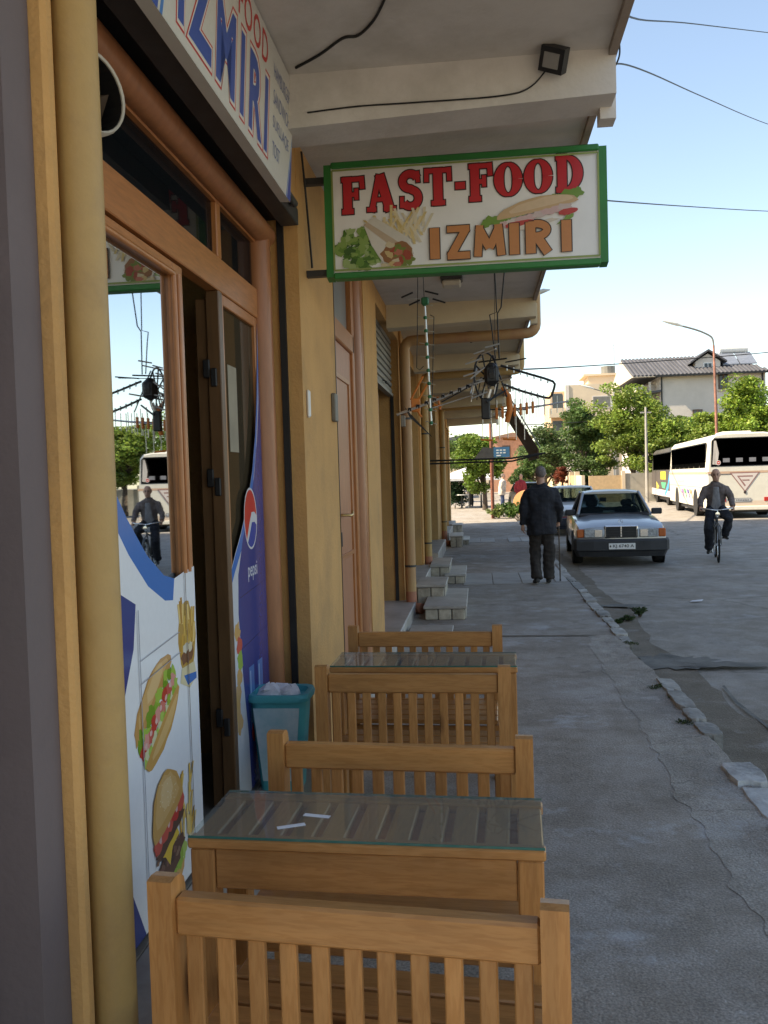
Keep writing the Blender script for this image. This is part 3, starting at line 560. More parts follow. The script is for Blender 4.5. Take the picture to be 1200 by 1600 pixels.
P.poly([(3.198, .14), (3.204, .14), (3.204, 1.27), (3.198, 1.27)], (.16, .11, .08)); P.poly([(2.742, .14), (2.748, .14), (2.748, 1.2), (2.742, 1.2)], (.30, .31, .36))
P.build('printed_film', lf, m=M_PRINTG)
# the other leaf stands open into the shop
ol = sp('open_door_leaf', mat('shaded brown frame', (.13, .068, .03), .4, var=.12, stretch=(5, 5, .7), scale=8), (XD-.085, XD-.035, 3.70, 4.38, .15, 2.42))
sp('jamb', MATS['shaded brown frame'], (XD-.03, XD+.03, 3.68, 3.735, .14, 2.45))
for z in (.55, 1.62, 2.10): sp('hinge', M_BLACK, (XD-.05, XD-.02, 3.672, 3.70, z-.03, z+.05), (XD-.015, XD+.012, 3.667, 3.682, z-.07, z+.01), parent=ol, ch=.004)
# right fixed panel with blue drink print
fp = sp('fixed_panel', M_BROWN, (XD-.022, XD+.022, 3.737, 3.775, .14, 2.45), (XD-.022, XD+.022, 4.32, 4.36, .14, 2.45)); sp('rail', M_BROWNY, (XD-.022, XD+.022, 3.775, 4.32, 2.40, 2.45), parent=fp)
sp('glass', glassmat('brown tinted glass', (.30, .24, .16), .3, .04, (.10, .075, .045)), (XD-.004, XD+.004, 3.775, 4.32, .14, 2.40), parent=fp, ch=0)
sp('notice', mat('faded paper notice', (.30, .26, .19), .8, var=.08), (XD+.005, XD+.007, 3.86, 4.0, 1.75, 2.15), parent=fp, ch=0)
DB = (.040, .055, .235)
P = Print(lambda u, v, h: (XD+.0245+h, u, v), .00003)
cv_ = [(4.36, 2.46), (4.335, 2.25), (4.30, 2.05), (4.245, 1.85), (4.16, 1.66), (4.05, 1.50), (3.92, 1.37), (3.80, 1.27), (3.745, 1.22)]
P.poly([(3.745, .14), (4.36, .14)]+cv_, (.60, .62, .66))
P.poly([(4.36, 2.46)]+[(u-.004, v-.01) for u, v in cv_[1:]]+[(3.745, 1.15), (3.80, 1.20), (3.92, 1.29), (4.05, 1.42), (4.16, 1.58), (4.25, 1.77), (4.31, 1.99), (4.345, 2.2)], BL)
P.poly([(4.36, .14), (4.36, 2.36)]+[(u+.028, v-.03) for u, v in cv_[2:7]]+[(3.85, 1.18), (3.83, 1.0), (3.87, .7), (3.93, .4), (3.95, .14)], DB)
# round emblem: white ring disc with red and blue waves, lettering below
ec, ev, er = 4.10, 1.43, .118
P.blob(ec, ev, er, er*1.28, (.66, .67, .70), 0, 32)
circ = lambda a, k=.93: (ec+er*k*math.cos(a), ev+er*1.28*k*math.sin(a))
P.poly([circ(R(t)) for t in range(5, 226, 10)]+[(ec-.03, ev-.03), (ec+.02, ev+.03), (ec+.07, ev+.03)], (.62, .05, .04))
P.poly([circ(R(t)) for t in range(235, 346, 10)]+[(ec+.07, ev-.02), (ec+.02, ev-.02), (ec-.02, ev-.07)], (.05, .08, .36))
P.text('pepsi', 4.02, 1.15, .10, (.62, .64, .70), .001, wid=.17)
for u in (4.02, 4.18): P.poly([(u-.045, .72), (u+.045, .72), (u+.040, .42), (u-.040, .42)], (.10, .22, .50)); P.poly([(u-.030, .70), (u-.012, .70), (u-.012, .45), (u-.030, .45)], (.35, .48, .70)); P.blob(u, .40, .030, .05, (.60, .06, .05), .05, 14, 4)
for k in range(7): P.blob(3.80+.03*math.sin(k), .92-k*.07, .045, .045, rd.choice([(.58, .10, .06), (.30, .44, .07), (.62, .36, .12)]), .3, 12, 240+k)
for v in (1.10, .86): P.poly([(3.87, v-.03), (4.355, v), (4.355, v+.003), (3.87, v-.027)], (.02, .03, .13))
P.build('printed_film', fp, m=M_PRINTG)
# ================================================================ fascia sign over the door
fs = thing('fascia_sign', 'white sign box with big blue letters fixed above the snack bar door', 'sign', (-.90, 1.3, 2.88))
A0, A1 = Vector((-.828, 0, 2.885)), Vector((-.795, 0, 3.412)); FV = (A1-A0); FN = Vector((FV.z, 0, -FV.x)).normalized(); FH = FV.length; FU = FV.normalized()
y0s, y1s = 1.30, 3.92
mb = MB(); b0, b1 = A0-FN*.045, A1-FN*.045
mb.prism([(A0.x, A0.z), (A1.x, A1.z), (b1.x, b1.z), (b0.x, b0.z)], y0s, y1s, 'y'); mb.build('box', mat('sign box sheet', (.56, .55, .50), .45, var=.04), fs, True)
P = Print(lambda u, v, h: tuple(A0+FU*v+FN*(.001+h)+Vector((0, u, 0))), .0001)
RED = (.55, .035, .03); SB = (.035, .085, .34)
P.poly([(y0s, 0), (y1s, 0), (y1s, FH), (y0s, FH)], (.60, .585, .53))
P.poly([(3.918, .0), (3.918, .24), (3.85, .0)], SB); P.poly([(3.83, 0), (3.843, 0), (3.918, .265), (3.918, .29)], (.05, .20, .50))
P.poly([(1.3, 0), (2.28, 0), (2.32, .18), (2.35, FH), (1.3, FH)], SB); P.poly([(2.295, 0), (2.315, 0), (2.355, .18), (2.38, FH), (2.365, FH), (2.335, .18)], (.05, .20, .50))
for a in ((2.43, .0, 1.14),):
    P.text('IZMIRI', a[0]-.012, .035, .30, RED, .021, wid=1.074, hgt=.335, spacing=1.28); P.text('IZMIRI', a[0]-.004, .043, .30, (.66, .64, .58), .016, wid=1.056, hgt=.318, spacing=1.28)
    P.text('IZMIRI', a[0]+.003, .055, .30, SB, .010, wid=1.038, hgt=.292, spacing=1.28)
P.text('FAST', 2.52, .385, .14, RED, .001, wid=.40, hgt=.12); P.text('FOOD', 3.03, .385, .14, RED, .001, wid=.42, hgt=.12, spacing=1.15)
for s_, v in (('HAMBURGER', .40), ('SANDWICH', .295), ('SUFLLAQE', .19), ('TOST', .085)): P.text(s_, 3.56, v, .07, (.10, .15, .36), -.0005, wid=.29 if len(s_) > 4 else .13, hgt=.058)
P.build('lettering', fs)
for y in (1.9, 3.2): MB().box(-.93, -.86, y, y+.03, 3.30, 3.415).build('hanger', M_DKGREY, fs, True)
# ================================================================ projecting sign
YS = 4.75
c0, c1 = at_d(511, 243, YS), at_d(941, 230, YS); SX0, SX1 = c0.x, c1.x; SZ1 = min((c0.z+c1.z)/2, CZ-.10); SZ0 = SZ1-.605; SXW = SX1-SX0; SZH = SZ1-SZ0
ps = thing('projecting_sign', 'green framed hanging sign box with bold red letters and food pictures', 'sign', (SX0, YS, SZ0))
def bulge(v): return 0.0*v
def ring_prof(off): return [(YS-.06-bulge(v)-off, SZ0+v) for v in [SZH*i/24 for i in range(25)]]
mb = MB(); pr = ring_prof(0); mb.prism(pr+[(YS-.0, SZ1), (YS-.0, SZ0)], SX0, SX1, 'x'); mb.build('sign_box', mat('pale sign acrylic', (.82, .81, .78), .35, var=.03), ps, True)
ep = [(YS-.067-bulge(v), SZ0+v) for v in [SZH*i/24 for i in range(25)]]
for xa, xb in ((SX0-.012, SX0+.028), (SX1-.028, SX1+.012)): MB().prism([(y, z) for y, z in ep]+[(YS+.005, SZ1+.012), (YS+.005, SZ0-.012)], xa, xb, 'x').build('end_frame', M_GREEN, ps, True)
MB().box(SX0+.028, SX1-.028, YS-.075, YS+.005, SZ1-.022, SZ1+.012, .006).build('top_frame', M_GREEN, ps, True); MB().box(SX0+.028, SX1-.028, YS-.075, YS+.005, SZ0-.012, SZ0+.022, .006).build('bottom_frame', M_GREEN, ps, True)
for z in (SZ0+.02, SZ1-.08): MB().box(XW-.02, SX0-.012, YS-.02, YS+.02, z, z+.035).build('bracket', M_DKGREY, ps, True)
P = Print(lambda u, v, h: (SX0+u, YS-.0625-bulge(v)-h, SZ0+v), .00004)
def fstroke(pts, w, col):                                     # follow the curved face closely
    q = []
    for a, b in zip(pts[:-1], pts[1:]): q += sub(a, b, 5)[:-1]
    P.stroke(q+[pts[-1]], w, col)
# letters with slab ends, drawn as strokes in a unit box
def arc(cx, cy, rx, ry, a0, a1, n=16): return [(cx+rx*math.cos(R(a0+(a1-a0)*i/n)), cy+ry*math.sin(R(a0+(a1-a0)*i/n))) for i in range(n+1)]
GL = {
 'F': [([(.26, .0), (.26, 1.0)], .27), ([(.06, .07), (.46, .07)], .16), ([(.06, .93), (.80, .93)], .15), ([(.76, 1.0), (.78, .66)], .15), ([(.26, .52), (.58, .52)], .14), ([(.57, .38), (.57, .68)], .13)],
 'A': [([(.44, .98), (.16, .0)], .17), ([(.46, .98), (.80, .0)], .29), ([(.20, .32), (.70, .32)], .13), ([(.0, .06), (.32, .06)], .14), ([(.58, .06), (1.0, .06)], .14)],
 'S': [(arc(.45, .72, .26, .20, 20, 270, 16)+arc(.45, .27, .27, .22, 90, -150, 16)[1:], .24), ([(.70, .98), (.72, .68)], .12), ([(.16, .32), (.15, .02)], .12)],
 'T': [([(.45, .0), (.45, 1.0)], .28), ([(.22, .07), (.68, .07)], .15), ([(.03, .93), (.87, .93)], .15), ([(.07, 1.0), (.06, .64)], .14), ([(.83, 1.0), (.84, .64)], .14)],
 '-': [([(.05, .46), (.38, .46)], .22)],
 'O': [(arc(.45, .5, .31, .40, 0, 360, 28), None)],
 'D': [([(.24, .0), (.24, 1.0)], .28), (arc(.34, .5, .42, .42, -88, 88, 20), None), ([(.04, .08), (.36, .08)], .16), ([(.04, .92), (.36, .92)], .16)]}
ADV = {'F': .86, 'A': .98, 'S': .88, 'T': .92, '-': .42, 'O': .93, 'D': .90}
tot = sum(ADV[c] for c in 'FAST-FOOD'); U0, U1, V0, VH = .075, SXW-.105, .335, .20; ks = (U1-U0)/tot
for grow, col in ((.012, (.035, .012, .012)), (0, (.56, .028, .035))):
    u = U0
    for ch in 'FAST-FOOD':
        for pts, wd in GL[ch]:
            q = [(u+p[0]*ks*.93, V0+(u-U0)*.035+p[1]*VH) for p in pts]
            if wd is None:
                n = len(q); ws = [(.09+.21*abs(math.cos(math.atan2(p[1]-.5, p[0]-(.45 if ch == 'O' else .34)))))*ks*1.0+grow for p in pts]; P.stroke(q, ws, col); P.up(.4)
            else:
                a, b = Vector(q[0]), Vector(q[-1]); e = grow*.5
                if len(q) == 2: d = (b-a).normalized()*e; q = [tuple(a-d), tuple(b+d)]
                fstroke(q, wd*ks*1.0+grow, col); P.up(.4)
        u += ADV[ch]*ks
    P.up(2)
# pictures: lettuce, wrap with fries, long sandwich
rd = random.Random(8)
for k in range(90):
    a = rd.uniform(0, 6.28); r_ = rd.random()**.5; P.blob(.175+.130*r_*math.cos(a), .145+.105*r_*math.sin(a), rd.uniform(.014, .032), rd.uniform(.012, .026), rd.choice([(.07, .17, .02), (.14, .27, .045), (.24, .36, .09), (.05, .12, .02), (.33, .44, .17)]), .4, 12, k)
for k in range(40):
    a = rd.uniform(-.9, .7); u = .40+rd.uniform(-.11, .13); v = .20+rd.uniform(-.05, .05)+.0; l = rd.uniform(.07, .14); wd = .0075; c_ = rd.choice([(.66, .52, .24), (.72, .60, .36), (.58, .42, .16), (.70, .62, .45)])
    P.poly([(u-wd, v), (u+wd, v), (u+math.sin(a)*l+wd, v+math.cos(a)*l), (u+math.sin(a)*l-wd, v+math.cos(a)*l)], c_)
P.poly([(.20, .27), (.26, .31), (.44, .19), (.47, .10), (.30, .06), (.24, .16)], (.64, .60, .52)); P.poly([(.20, .27), (.22, .285), (.40, .16), (.37, .13)], (.52, .40, .28)); P.poly([(.23, .24), (.38, .12), (.30, .08), (.24, .16)], (.70, .66, .58))
P.blob(.38, .11, .085, .065, (.30, .13, .05), .14, 20, 3)
for k in range(26): P.blob(.38+rd.uniform(-.075, .075), .10+rd.uniform(-.055, .055), rd.uniform(.012, .026), rd.uniform(.010, .02), rd.choice([(.36, .06, .03), (.50, .16, .10), (.60, .44, .20), (.24, .09, .04), (.62, .52, .34), (.17, .22, .04)]), .3, 10, 60+k)
u0 = SXW*.58; 
for k in range(16): P.blob(u0+.0+k*.032, .235+k*.0095+.008*math.sin(k*2), .030, .024, rd.choice([(.10, .22, .03), (.17, .30, .05), (.26, .38, .10)]), .4, 12, 90+k)
P.blob(u0+.27, .292, .225, .066, (.60, .40, .22), .04, 26, 4, .18, 'top'); P.blob(u0+.29, .31, .17, .042, (.68, .50, .32), .06, 22, 5, .18, 'top')
for k in range(8): P.blob(u0+.10+k*.045, .225+k*.011, .038, .017, rd.choice([(.60, .48, .44), (.66, .58, .52), (.62, .42, .40)]), .2, 14, 120+k)
for u_, v_ in ((.15, .222), (.20, .228), (.43, .275)): P.blob(u0+u_, v_, .05, .017, (.52, .06, .05), .12, 16, 6, .15)
P.blob(u0+.24, .215, .14, .014, (.66, .58, .48), .15, 18, 7, .2); P.blob(u0+.42, .235, .05, .014, (.20, .32, .06), .4, 14, 9, .6)
# smaller orange lettering
uI = SXW*.375; wI = SXW*.505; P.up(2)
def izm(col, grow):
    def st(pts, wd): fstroke([(uI+p[0]*wI, .065+p[1]*.165) for p in pts], wd*wI+grow, col); P.up(.5)
    e = grow*1.6
    for x in (.035, .965): st([(x, -e), (x, 1+e)], .068)
    st([(.60, -e), (.60, 1+e)], .068); st([(.125-e*.3, .93), (.285+e*.3, .93)], .045); st([(.125-e*.3, .07), (.285+e*.3, .07)], .050); st([(.265, .95), (.145, .05)], .055)
    st([(.340, -e), (.358, 1)], .052); st([(.488, 1), (.508, -e)], .056); st([(.350, .92), (.424, .25)], .056); st([(.424, .25), (.496, .92)], .056)
    st([(.715, -e), (.715, 1+e)], .068); P.stroke([(uI+p[0]*wI, .065+p[1]*.165) for p in arc(.755, .74, .075, .20, 100, -100, 14)], .052*wI+grow, col); P.up(.5); st([(.70, .93), (.76, .93)], .04); st([(.76, .52), (.835, -e)], .062)
izm((.03, .018, .012), .011); P.up(2); izm((.55, .22, .075), 0)
# thin pale-gold inner border
for a in (((.034, .034), (SXW-.034, .034)), ((.034, SZH-.034), (SXW-.034, SZH-.034)), ((.034, .034), (.034, SZH-.034)), ((SXW-.034, .034), (SXW-.034, SZH-.034))): fstroke(list(a), .010, (.28, .34, .10))
P.build('lettering', ps)
# ================================================================ wall fan beside the door head
vf = thing('wall_fan', 'round cream wall fan with dark blades behind the near yellow pipe', 'fan', (-.985, 2.155, 2.615), R(-22))
MB().lathe([(.100, -.06), (.106, -.04), (.106, .03), (.101, .042), (.096, .038), (.096, .030)], (0, 0, 0), 'x', 28, cap=False).build('housing', M_CREAMP, vf, smooth=40); MB().lathe([(.0955, .034), (.0955, -.058)], (0, 0, 0), 'x', 28, cap=False).build('lining', M_BLACK, vf)
MB().lathe([(.091, -.048), (.091, -.044)], (0, 0, 0), 'x', 24).build('back_plate', M_BLACK, vf); MB().lathe([(.025, -.04), (.025, .01), (.012, .02)], (0, 0, 0), 'x', 12).build('hub', M_BLACK, vf)
for k in range(5):
    a = k*2*math.pi/5; ds = [(x, r_*math.cos(a+t), r_*math.sin(a+t)) for r_, t, x in ((.02, -.2, -.02), (.085, -.34, -.025), (.085, .34, .005), (.02, .2, 0))]
    MB().add(ds+[(p[0]-.004, p[1], p[2]) for p in ds], [(0, 1, 2, 3), (7, 6, 5, 4), (0, 4, 5, 1), (1, 5, 6, 2), (2, 6, 7, 3), (3, 7, 4, 0)]).build('blade', M_DKBR, vf)
MB().tube([(-.06, 0, 0), (-.16, .05, 0)], .015, 6).build('mount', M_DKGREY, vf)
# ================================================================ drain pipes
def pipe(label, pts, r, m, clips=(), lower=None):
    t = thing('drain_pipe', label, 'pipe', (pts[0][0], pts[0][1], pts[0][2]))
    MB().tube(pts, r, 18).build('pipe', m, t, True, smooth=50)
    for z in clips: MB().lathe([(r+.006, z), (r+.006, z+.025)], (pts[0][0], pts[0][1], 0), 'z', 16).build('clip', M_DKGREY, t, True)
    if lower: MB().tube(lower, r*1.02, 16).build('clay_elbow', M_TERRA, t, True, smooth=50)
    return t
pipe('thick yellow painted drain pipe beside the mauve wall', [(-.872, 1.868, 0), (-.872, 1.868, CZ)], .050, M_PIPE)
def down(y, label, foot, out=True, m=M_PIPE):
    x = -.835; z = 3.23; xe = CE+.10
    pts = [(x, y, foot), (x, y, z-.10)]+[(x+.10*(1-math.cos(R(a))), y, z-.10+.10*math.sin(R(a))) for a in (22, 45, 68, 90)]+[(xe-.10, y-.02, z+.02)]
    pts += [(xe-.10+.10*math.sin(R(a)), y-.02, z+.12-.10*math.cos(R(a))) for a in (22, 45, 68, 90)]+[(xe, y-.02, 3.75)]
    return pipe(label, pts, .062, m, (.55, 2.3), [(x, y, foot+.08), (x, y, .10), (x+.01, y-.01, .075), (x+.05, y-.05, .062), (x+.13, y-.10, .062)] if foot < .3 else None)
M_PIPE2 = mat('stained pipe', (.46, .29, .12), .5, var=.1, scale=3, col2=(.40, .20, .10), stretch=(1, 1, .5))
down(10.18, 'drain pipe ending in a red clay elbow beside the wide low step', .18, m=M_PIPE2); down(13.75, 'yellow drain pipe standing on an upper marble step', .27); down(20.3, 'farthest yellow drain pipe on the shop row, before the last steps', .27)
# ================================================================ furniture
def inst(name, me, m, parent, loc, rot=(0, 0, 0)): return link(name, me, m, parent, False, loc, rot)
W = .82
ME_SLAT = MB().box(-.0175, .0175, -.009, .009, -.155, .155, .003).mesh('slat'); ME_SEAT = MB().box(-W/2+.03, W/2-.03, -.042, .042, -.011, .011, .004).mesh('seat_slat')
def bench(label, x, y, rz):
    t = thing('bench', label, 'bench', (x, y, 0), rz, 'pine benches outside the snack bar')
    for s in (-1, 1):
        px = s*(W/2-.026); pr = [(-.032, 0), (.032, 0), (.032, .785), (.026, .806), (.012, .819), (-.012, .822), (-.032, .818)]
        if rz > 1: pr = [(-a, b) for a, b in pr][::-1]
        mb = MB(); mb.prism([(a, b) for a, b in pr], px-.026, px+.026, 'x'); mb.build('back_post', W_Z, t)
        MB().box(px-.025, px+.025, .36, .41, 0, .40, .004).build('front_leg', W_Z, t); MB().box(px-.018, px+.018, .032, .36, .33, .39, .004).build('side_rail', W_Y, t)
    MB().box(-W/2+.052, W/2-.052, -.020, .020, .705, .783, .006).build('top_rail', W_X, t); MB().box(-W/2+.052, W/2-.052, -.018, .018, .375, .425, .005).build('lower_rail', W_X, t)
    MB().box(-W/2+.052, W/2-.052, .37, .395, .33, .39, .004).build('front_rail', W_X, t)
    n = 11
    for k in range(n): inst('back_slat', ME_SLAT, W_Z, t, (-W/2+.085+(W-.17)*k/(n-1), 0, .563))
    for k in range(4): inst('seat_slat', ME_SEAT, W_X, t, (0, .075+k*.096, .414))
    return t
bench('bench with rounded posts backing onto the glass topped table beside the burger print', -.264, 1.60, R(-5.5))
bench('bench between the two glass topped tables with the teal bin at its end', -.268, 2.60, R(180-3.5))
bench('bench standing back to back with the bench by the bin, before the farther table', -.300, 3.56, R(-1.5))
bench('bench beyond the farther table, beside the yellow pillar', -.308, 4.54, R(180-1.5))
M_TOPGL = glassmat('table glass', (.90, .95, .93), .14, .012, (.30, .30, .28), 2.1)  # grey veil mixed into the glass stands in for bright reflections
M_GLEDGE = mat('green glass edge', (.045, .16, .13), .15, var=.05)
def table(label, x, y, rz):
    t = thing('table', label, 'table', (x, y, 0), rz, 'glass topped pine tables'); w, d = .86, .31
    for sx in (-1, 1):
        for sy in (-1, 1): MB().box(sx*(w/2-.035)-.030, sx*(w/2-.035)+.030, sy*(d/2-.035)-.030, sy*(d/2-.035)+.030, 0, .715, .004).build('leg', W_Z, t)
    for sy in (-1, 1): MB().box(-w/2+.066, w/2-.066, sy*(d/2-.024)-.012, sy*(d/2-.024)+.012, .615, .715, .003).build('apron', W_X, t)
    for sx in (-1, 1): MB().box(sx*(w/2-.024)-.012, sx*(w/2-.024)+.012, -d/2+.066, d/2-.066, .615, .715, .003).build('apron', W_Y, t)
    for sy in (-1, 1): MB().box(-w/2, w/2, sy*(d/2-.02)-.02, sy*(d/2-.02)+.02, .716, .741, .004).build('top_frame', W_X, t)
    n = 11; me = MB().box(-.030, .030, -d/2+.041, d/2-.041, .718, .737, .004).mesh('top_slat')
    for k in range(n): inst('top_slat', me, W_Y, t, (-w/2+.034+(w-.068)*k/(n-1), 0, 0))
    g = MB().box(-w/2+.003, w/2-.003, -d/2+.003, d/2-.003, .7425, .7485).build('glass_top', M_TOPGL, t)
    MB().box(-w/2+.002, w/2-.002, -d/2+.0015, -d/2+.003, .7425, .7485).build('glass_edge', M_GLEDGE, g); MB().box(-w/2+.002, w/2-.002, d/2-.003, d/2-.0015, .7425, .7485).build('glass_edge', M_GLEDGE, g)
    return t
t1 = table('glass topped slatted table with pale slips under its glass', -.292, 2.125, R(-2.5)); table('glass topped slatted table between the two benches beside the yellow pillar', -.275, 4.02, R(-1.5))
M_PAP = mat('white tissue paper', (.72, .70, .72), .9, var=.08, scale=12)
for k, (px, py, a) in enumerate(((455, 1291, .4), (495, 1275, -.2))):
    c = at_z(px, py, .7492); o = MB().box(-.035, .035, -.008, .008, 0, .0012).build('pale_slip', M_PAP); o.location = c; o.rotation_euler = (0, 0, a)  # thin pale slips for the marks on the glass
    tag(o, ('thin white slip lying on the near glass table top', 'second pale slip, behind the first one on the glass')[k], 'paper', 'pale slips on the glass table')
# ================================================================ waste bin with tissue
bn = thing('waste_bin', 'dirty teal plastic waste bin beside the blue drink print', 'bin', (-.985, 4.06, .125))
def rr(hw, hd, z, r=.06, n=5):
    pts = []
    for cx, cy, a0 in ((hw-r, hd-r, 0), (-hw+r, hd-r, 90), (-hw+r, -hd+r, 180), (hw-r, -hd+r, 270)):
        for i in range(n+1): pts.append((cx+r*math.cos(R(a0+90*i/n)), cy+r*math.sin(R(a0+90*i/n)), z))
    return pts
M_TEAL = mat('scuffed teal plastic', (.05, .37, .42), .45, var=.08, scale=5)
M_TEALW = mat('chalky worn teal', (.50, .62, .66), .8, scale=8, col2=(.26, .48, .55), bump=.05, dirt=(.60, .66, .68), dirt_scale=7, dirt_amt=.8)
MB().loft([rr(.100, .085, 0, .04), rr(.103, .088, .05, .04), rr(.135, .105, .41), rr(.137, .107, .455), rr(.128, .098, .455), rr(.093, .078, .02, .04)]).build('body', M_TEAL, bn, smooth=40)
MB().loft([rr(.136, .106, .43), rr(.152, .122, .432), rr(.156, .126, .45), rr(.150, .120, .468), rr(.128, .098, .466), rr(.128, .098, .44)]).build('rim', M_TEAL, bn, smooth=40)
mb = MB(); mb.add([(-.078, -.0945, .05), (.078, -.0945, .05), (.112, -.1095, .405), (-.112, -.1095, .405)], [(0, 1, 2, 3)]); mb.build('worn_face', M_TEALW, bn)
for k, (dx, dy, dz, s, sd_) in enumerate(((-.045, -.03, .455, .062, 3), (.05, -.02, .45, .058, 9), (.0, .03, .44, .06, 5))):
    r2 = random.Random(sd_); mb = MB().ell((0, 0, 0), (s, s*.8, s*.75), 9, 7); mb.v = [tuple(c*(1+r2.uniform(-.30, .35)) for c in v) for v in mb.v]
    o = mb.build('tissue', M_PAP); o.location = (-.985+dx, 4.06+dy, .125+dz); tag(o, ('crumpled white tissue at the wall side of the bin', 'crumpled white tissue at the street side of the bin', 'crumpled white tissue at the back of the bin')[k], 'tissue', 'tissues in the bin')
# crate inside the doorway
ct = thing('lattice_crate', 'dark lattice plastic crate standing inside the dim doorway', 'crate', (-1.62, 3.40, .128)); M_CR = mat('dark crate plastic', (.07, .065, .06), .5, var=.1)
for k in range(3):
    z = .13+k*.34
    for zz in (z, z+.29):
        for bb_ in ((-1.82, -1.42, 3.20, 3.215), (-1.82, -1.42, 3.585, 3.60), (-1.82, -1.805, 3.215, 3.585), (-1.435, -1.42, 3.215, 3.585)): MB().box(*bb_, zz, zz+.03).build('rim', M_CR, ct, True)
    mb = MB()
    for i in range(7): mb.tube([(-1.82+i*.057, 3.205, z+.02), (-1.77+i*.057-.03, 3.205, z+.30)], .008, 4); mb.tube([(-1.425, 3.21+i*.055, z+.02), (-1.425, 3.25+i*.055, z+.30)], .008, 4); mb.tube([(-1.425, 3.25+i*.055, z+.02), (-1.425, 3.21+i*.055, z+.30)], .008, 4)
    mb.build('lattice', M_CR, ct, True)
# ================================================================ things under the canopy
fl = thing('flood_light', 'small black flood light on the end of the canopy beam', 'light', (.36, 3.80, 3.36))
mb = MB(); mb.prism([(-.055, -.05), (.055, -.05), (.055, .05), (-.055, .05)], -.02, .03, 'y'); o = mb.build('lamp_body', M_BLACK, fl); o.rotation_euler = (R(35), R(25), R(-20)); o.location = (0, -.03, -.0)
MB().box(-.035, .035, -.026, -.0205, -.03, .03).build('lamp_glass', mat('lamp glass', (.25, .25, .24), .2, var=.05), o)
MB().tube([(0, .0, 0), (.02, .02, .02), (.02, .03, .06)], .01, 6).build('bracket', M_BLACK, fl); MB().box(.0, .05, -.02, .03, -.02, .05).build('driver_box', M_BLACK, fl)
def cable(name, label, pts, r=.005, n=6, group=None):
    o = MB().tube(smooth_path(pts, n), r, 6).build(name, M_WIRE, smooth=60); return tag(o, label, 'cable', group)
cable('cable', 'thin cable clipped along the first canopy beam to the flood light', [at_d(480, 176, 3.832), at_d(560, 166, 3.832), at_d(650, 160, 3.832), at_d(780, 150, 3.832), at_d(830, 135, 3.832), Vector((.36, 3.80, 3.37))], .0035)
q = [at_z(px, py, CZ-.006) for px, py in ((462, 106), (500, 85), (535, 60), (560, 55), (585, 30), (605, -10), (630, -60))]
cable('cable', 'black cable running over the pale canopy ceiling above the fascia sign', q, .006)
cable('cable', 'cable looping down the pillar behind the projecting sign bracket', [(-.905, 4.62, 3.38), (-.90, 4.66, 3.22), (-.90, 4.72, 3.05), (-.90, 4.80, 2.8)], .006)
cl = thing('ceiling_lamp', 'small square lamp on the canopy ceiling past the projecting sign', 'lamp', (-.20, 7.9, CZ)); MB().box(-.10, .10, -.10, .10, -.035, 0, .01).build('base', M_DKGREY, cl); MB().box(-.085, .085, -.085, .085, -.085, -.035, .015).build('diffuser', M_CREAMP, cl)
b2 = thing('ceiling_lamp', 'tiny bare lamp holder on the yellow canopy ceiling past the clay pipe', 'lamp', (-.05, 10.9, CZ)); MB().lathe([(.06, 0), (.06, -.02), (.02, -.03), (.02, -.08), (.035, -.10), (.01, -.14)], (0, 0, 0), 'z', 12).build('holder', M_DKBR, b2, smooth=40)
# ---- television aerials hung up for sale
M_GRN = mat('green plastic clip', (.02, .16, .07), .45, var=.1); M_ORG = mat('orange plastic', (.62, .19, .03), .45, var=.08); M_ALU = mat('aluminium tube', (.62, .62, .60), .35, metal=.7, var=.06)
GA = 'aerials hung under the canopy'
d1 = 5.7; a1 = thing('television_aerial', 'upright aerial with green clips on a white boom, hung by wire', 'aerial', at_d(666, 560, d1), 0, GA)
tp, bt = at_d(663, 472, d1), at_d(674, 664, d1); MB().tube([tp, bt], .008, 8).build('boom', M_ALU, a1, True)
for k in range(10):
    c = tp.lerp(bt, .02+k*.107); MB().ell(c, (.014, .014, .014), 8, 6).build('clip', M_GRN, a1, True); l = .055-.002*k
    MB().tube([c+Vector((-l, .01, .012)), c+Vector((l, -.01, -.010))], .003, 5).build('element', M_ALU, a1, True)
MB().box(tp.x-.02, tp.x+.03, d1-.02, d1+.02, tp.z-.02, tp.z+.03, .008).build('junction_box', M_GRN, a1, True)
for s, pts in ((-1, (((627, 465), (645, 457)), ((639, 477), (656, 469)))), (1, (((664, 455), (685, 460)), ((676, 467), (696, 473))))):
    for (p, q) in pts: MB().tube([at_d(*p, d1), at_d(*q, d1)], .006, 6).build('reflector_bar', M_BLACK, a1, True)
    MB().tube([at_d(663, 466, d1), at_d(663+s*26, 468, d1)], .003, 5).build('reflector_arm', M_ALU, a1, True)
pk = at_d(659, 425, d1); MB().tube([(pk.x, d1, CZ), tp], .0022, 4).tube([(pk.x-.01, d1, CZ), at_d(652, 520, d1), at_d(651, 575, d1), at_d(656, 578, d1), at_d(662, 572, d1)], .003, 5).tube([at_d(672, 492, d1), at_d(678, 495, d1), at_d(676, 590, d1), bt], .003, 5).build('wire', M_WIRE, a1, True)
d2 = 6.1; a2 = thing('television_aerial', 'large black aerial with long looped arm and round grid, hung below the pipe', 'aerial', at_d(768, 585, d2), 0, GA)
hubc = at_d(768, 585, d2); MB().ell(hubc, (.055, .06, .085), 10, 8).build('hub', M_BLACK, a2, True); MB().box(hubc.x-.05, hubc.x+.05, d2-.05, d2+.04, hubc.z-.07, hubc.z+.06, .02).build('bracket_body', M_BLACK, a2, True)
ring = []
for i in range(25): a = 2*math.pi*i/24; ring.append(at_d(760, 588, d2)+Vector((.085*math.cos(a), .07*math.cos(a)+.04, .17*math.sin(a))))
MB().tube(ring, .007, 6).build('ring', M_BLACK, a2, True)
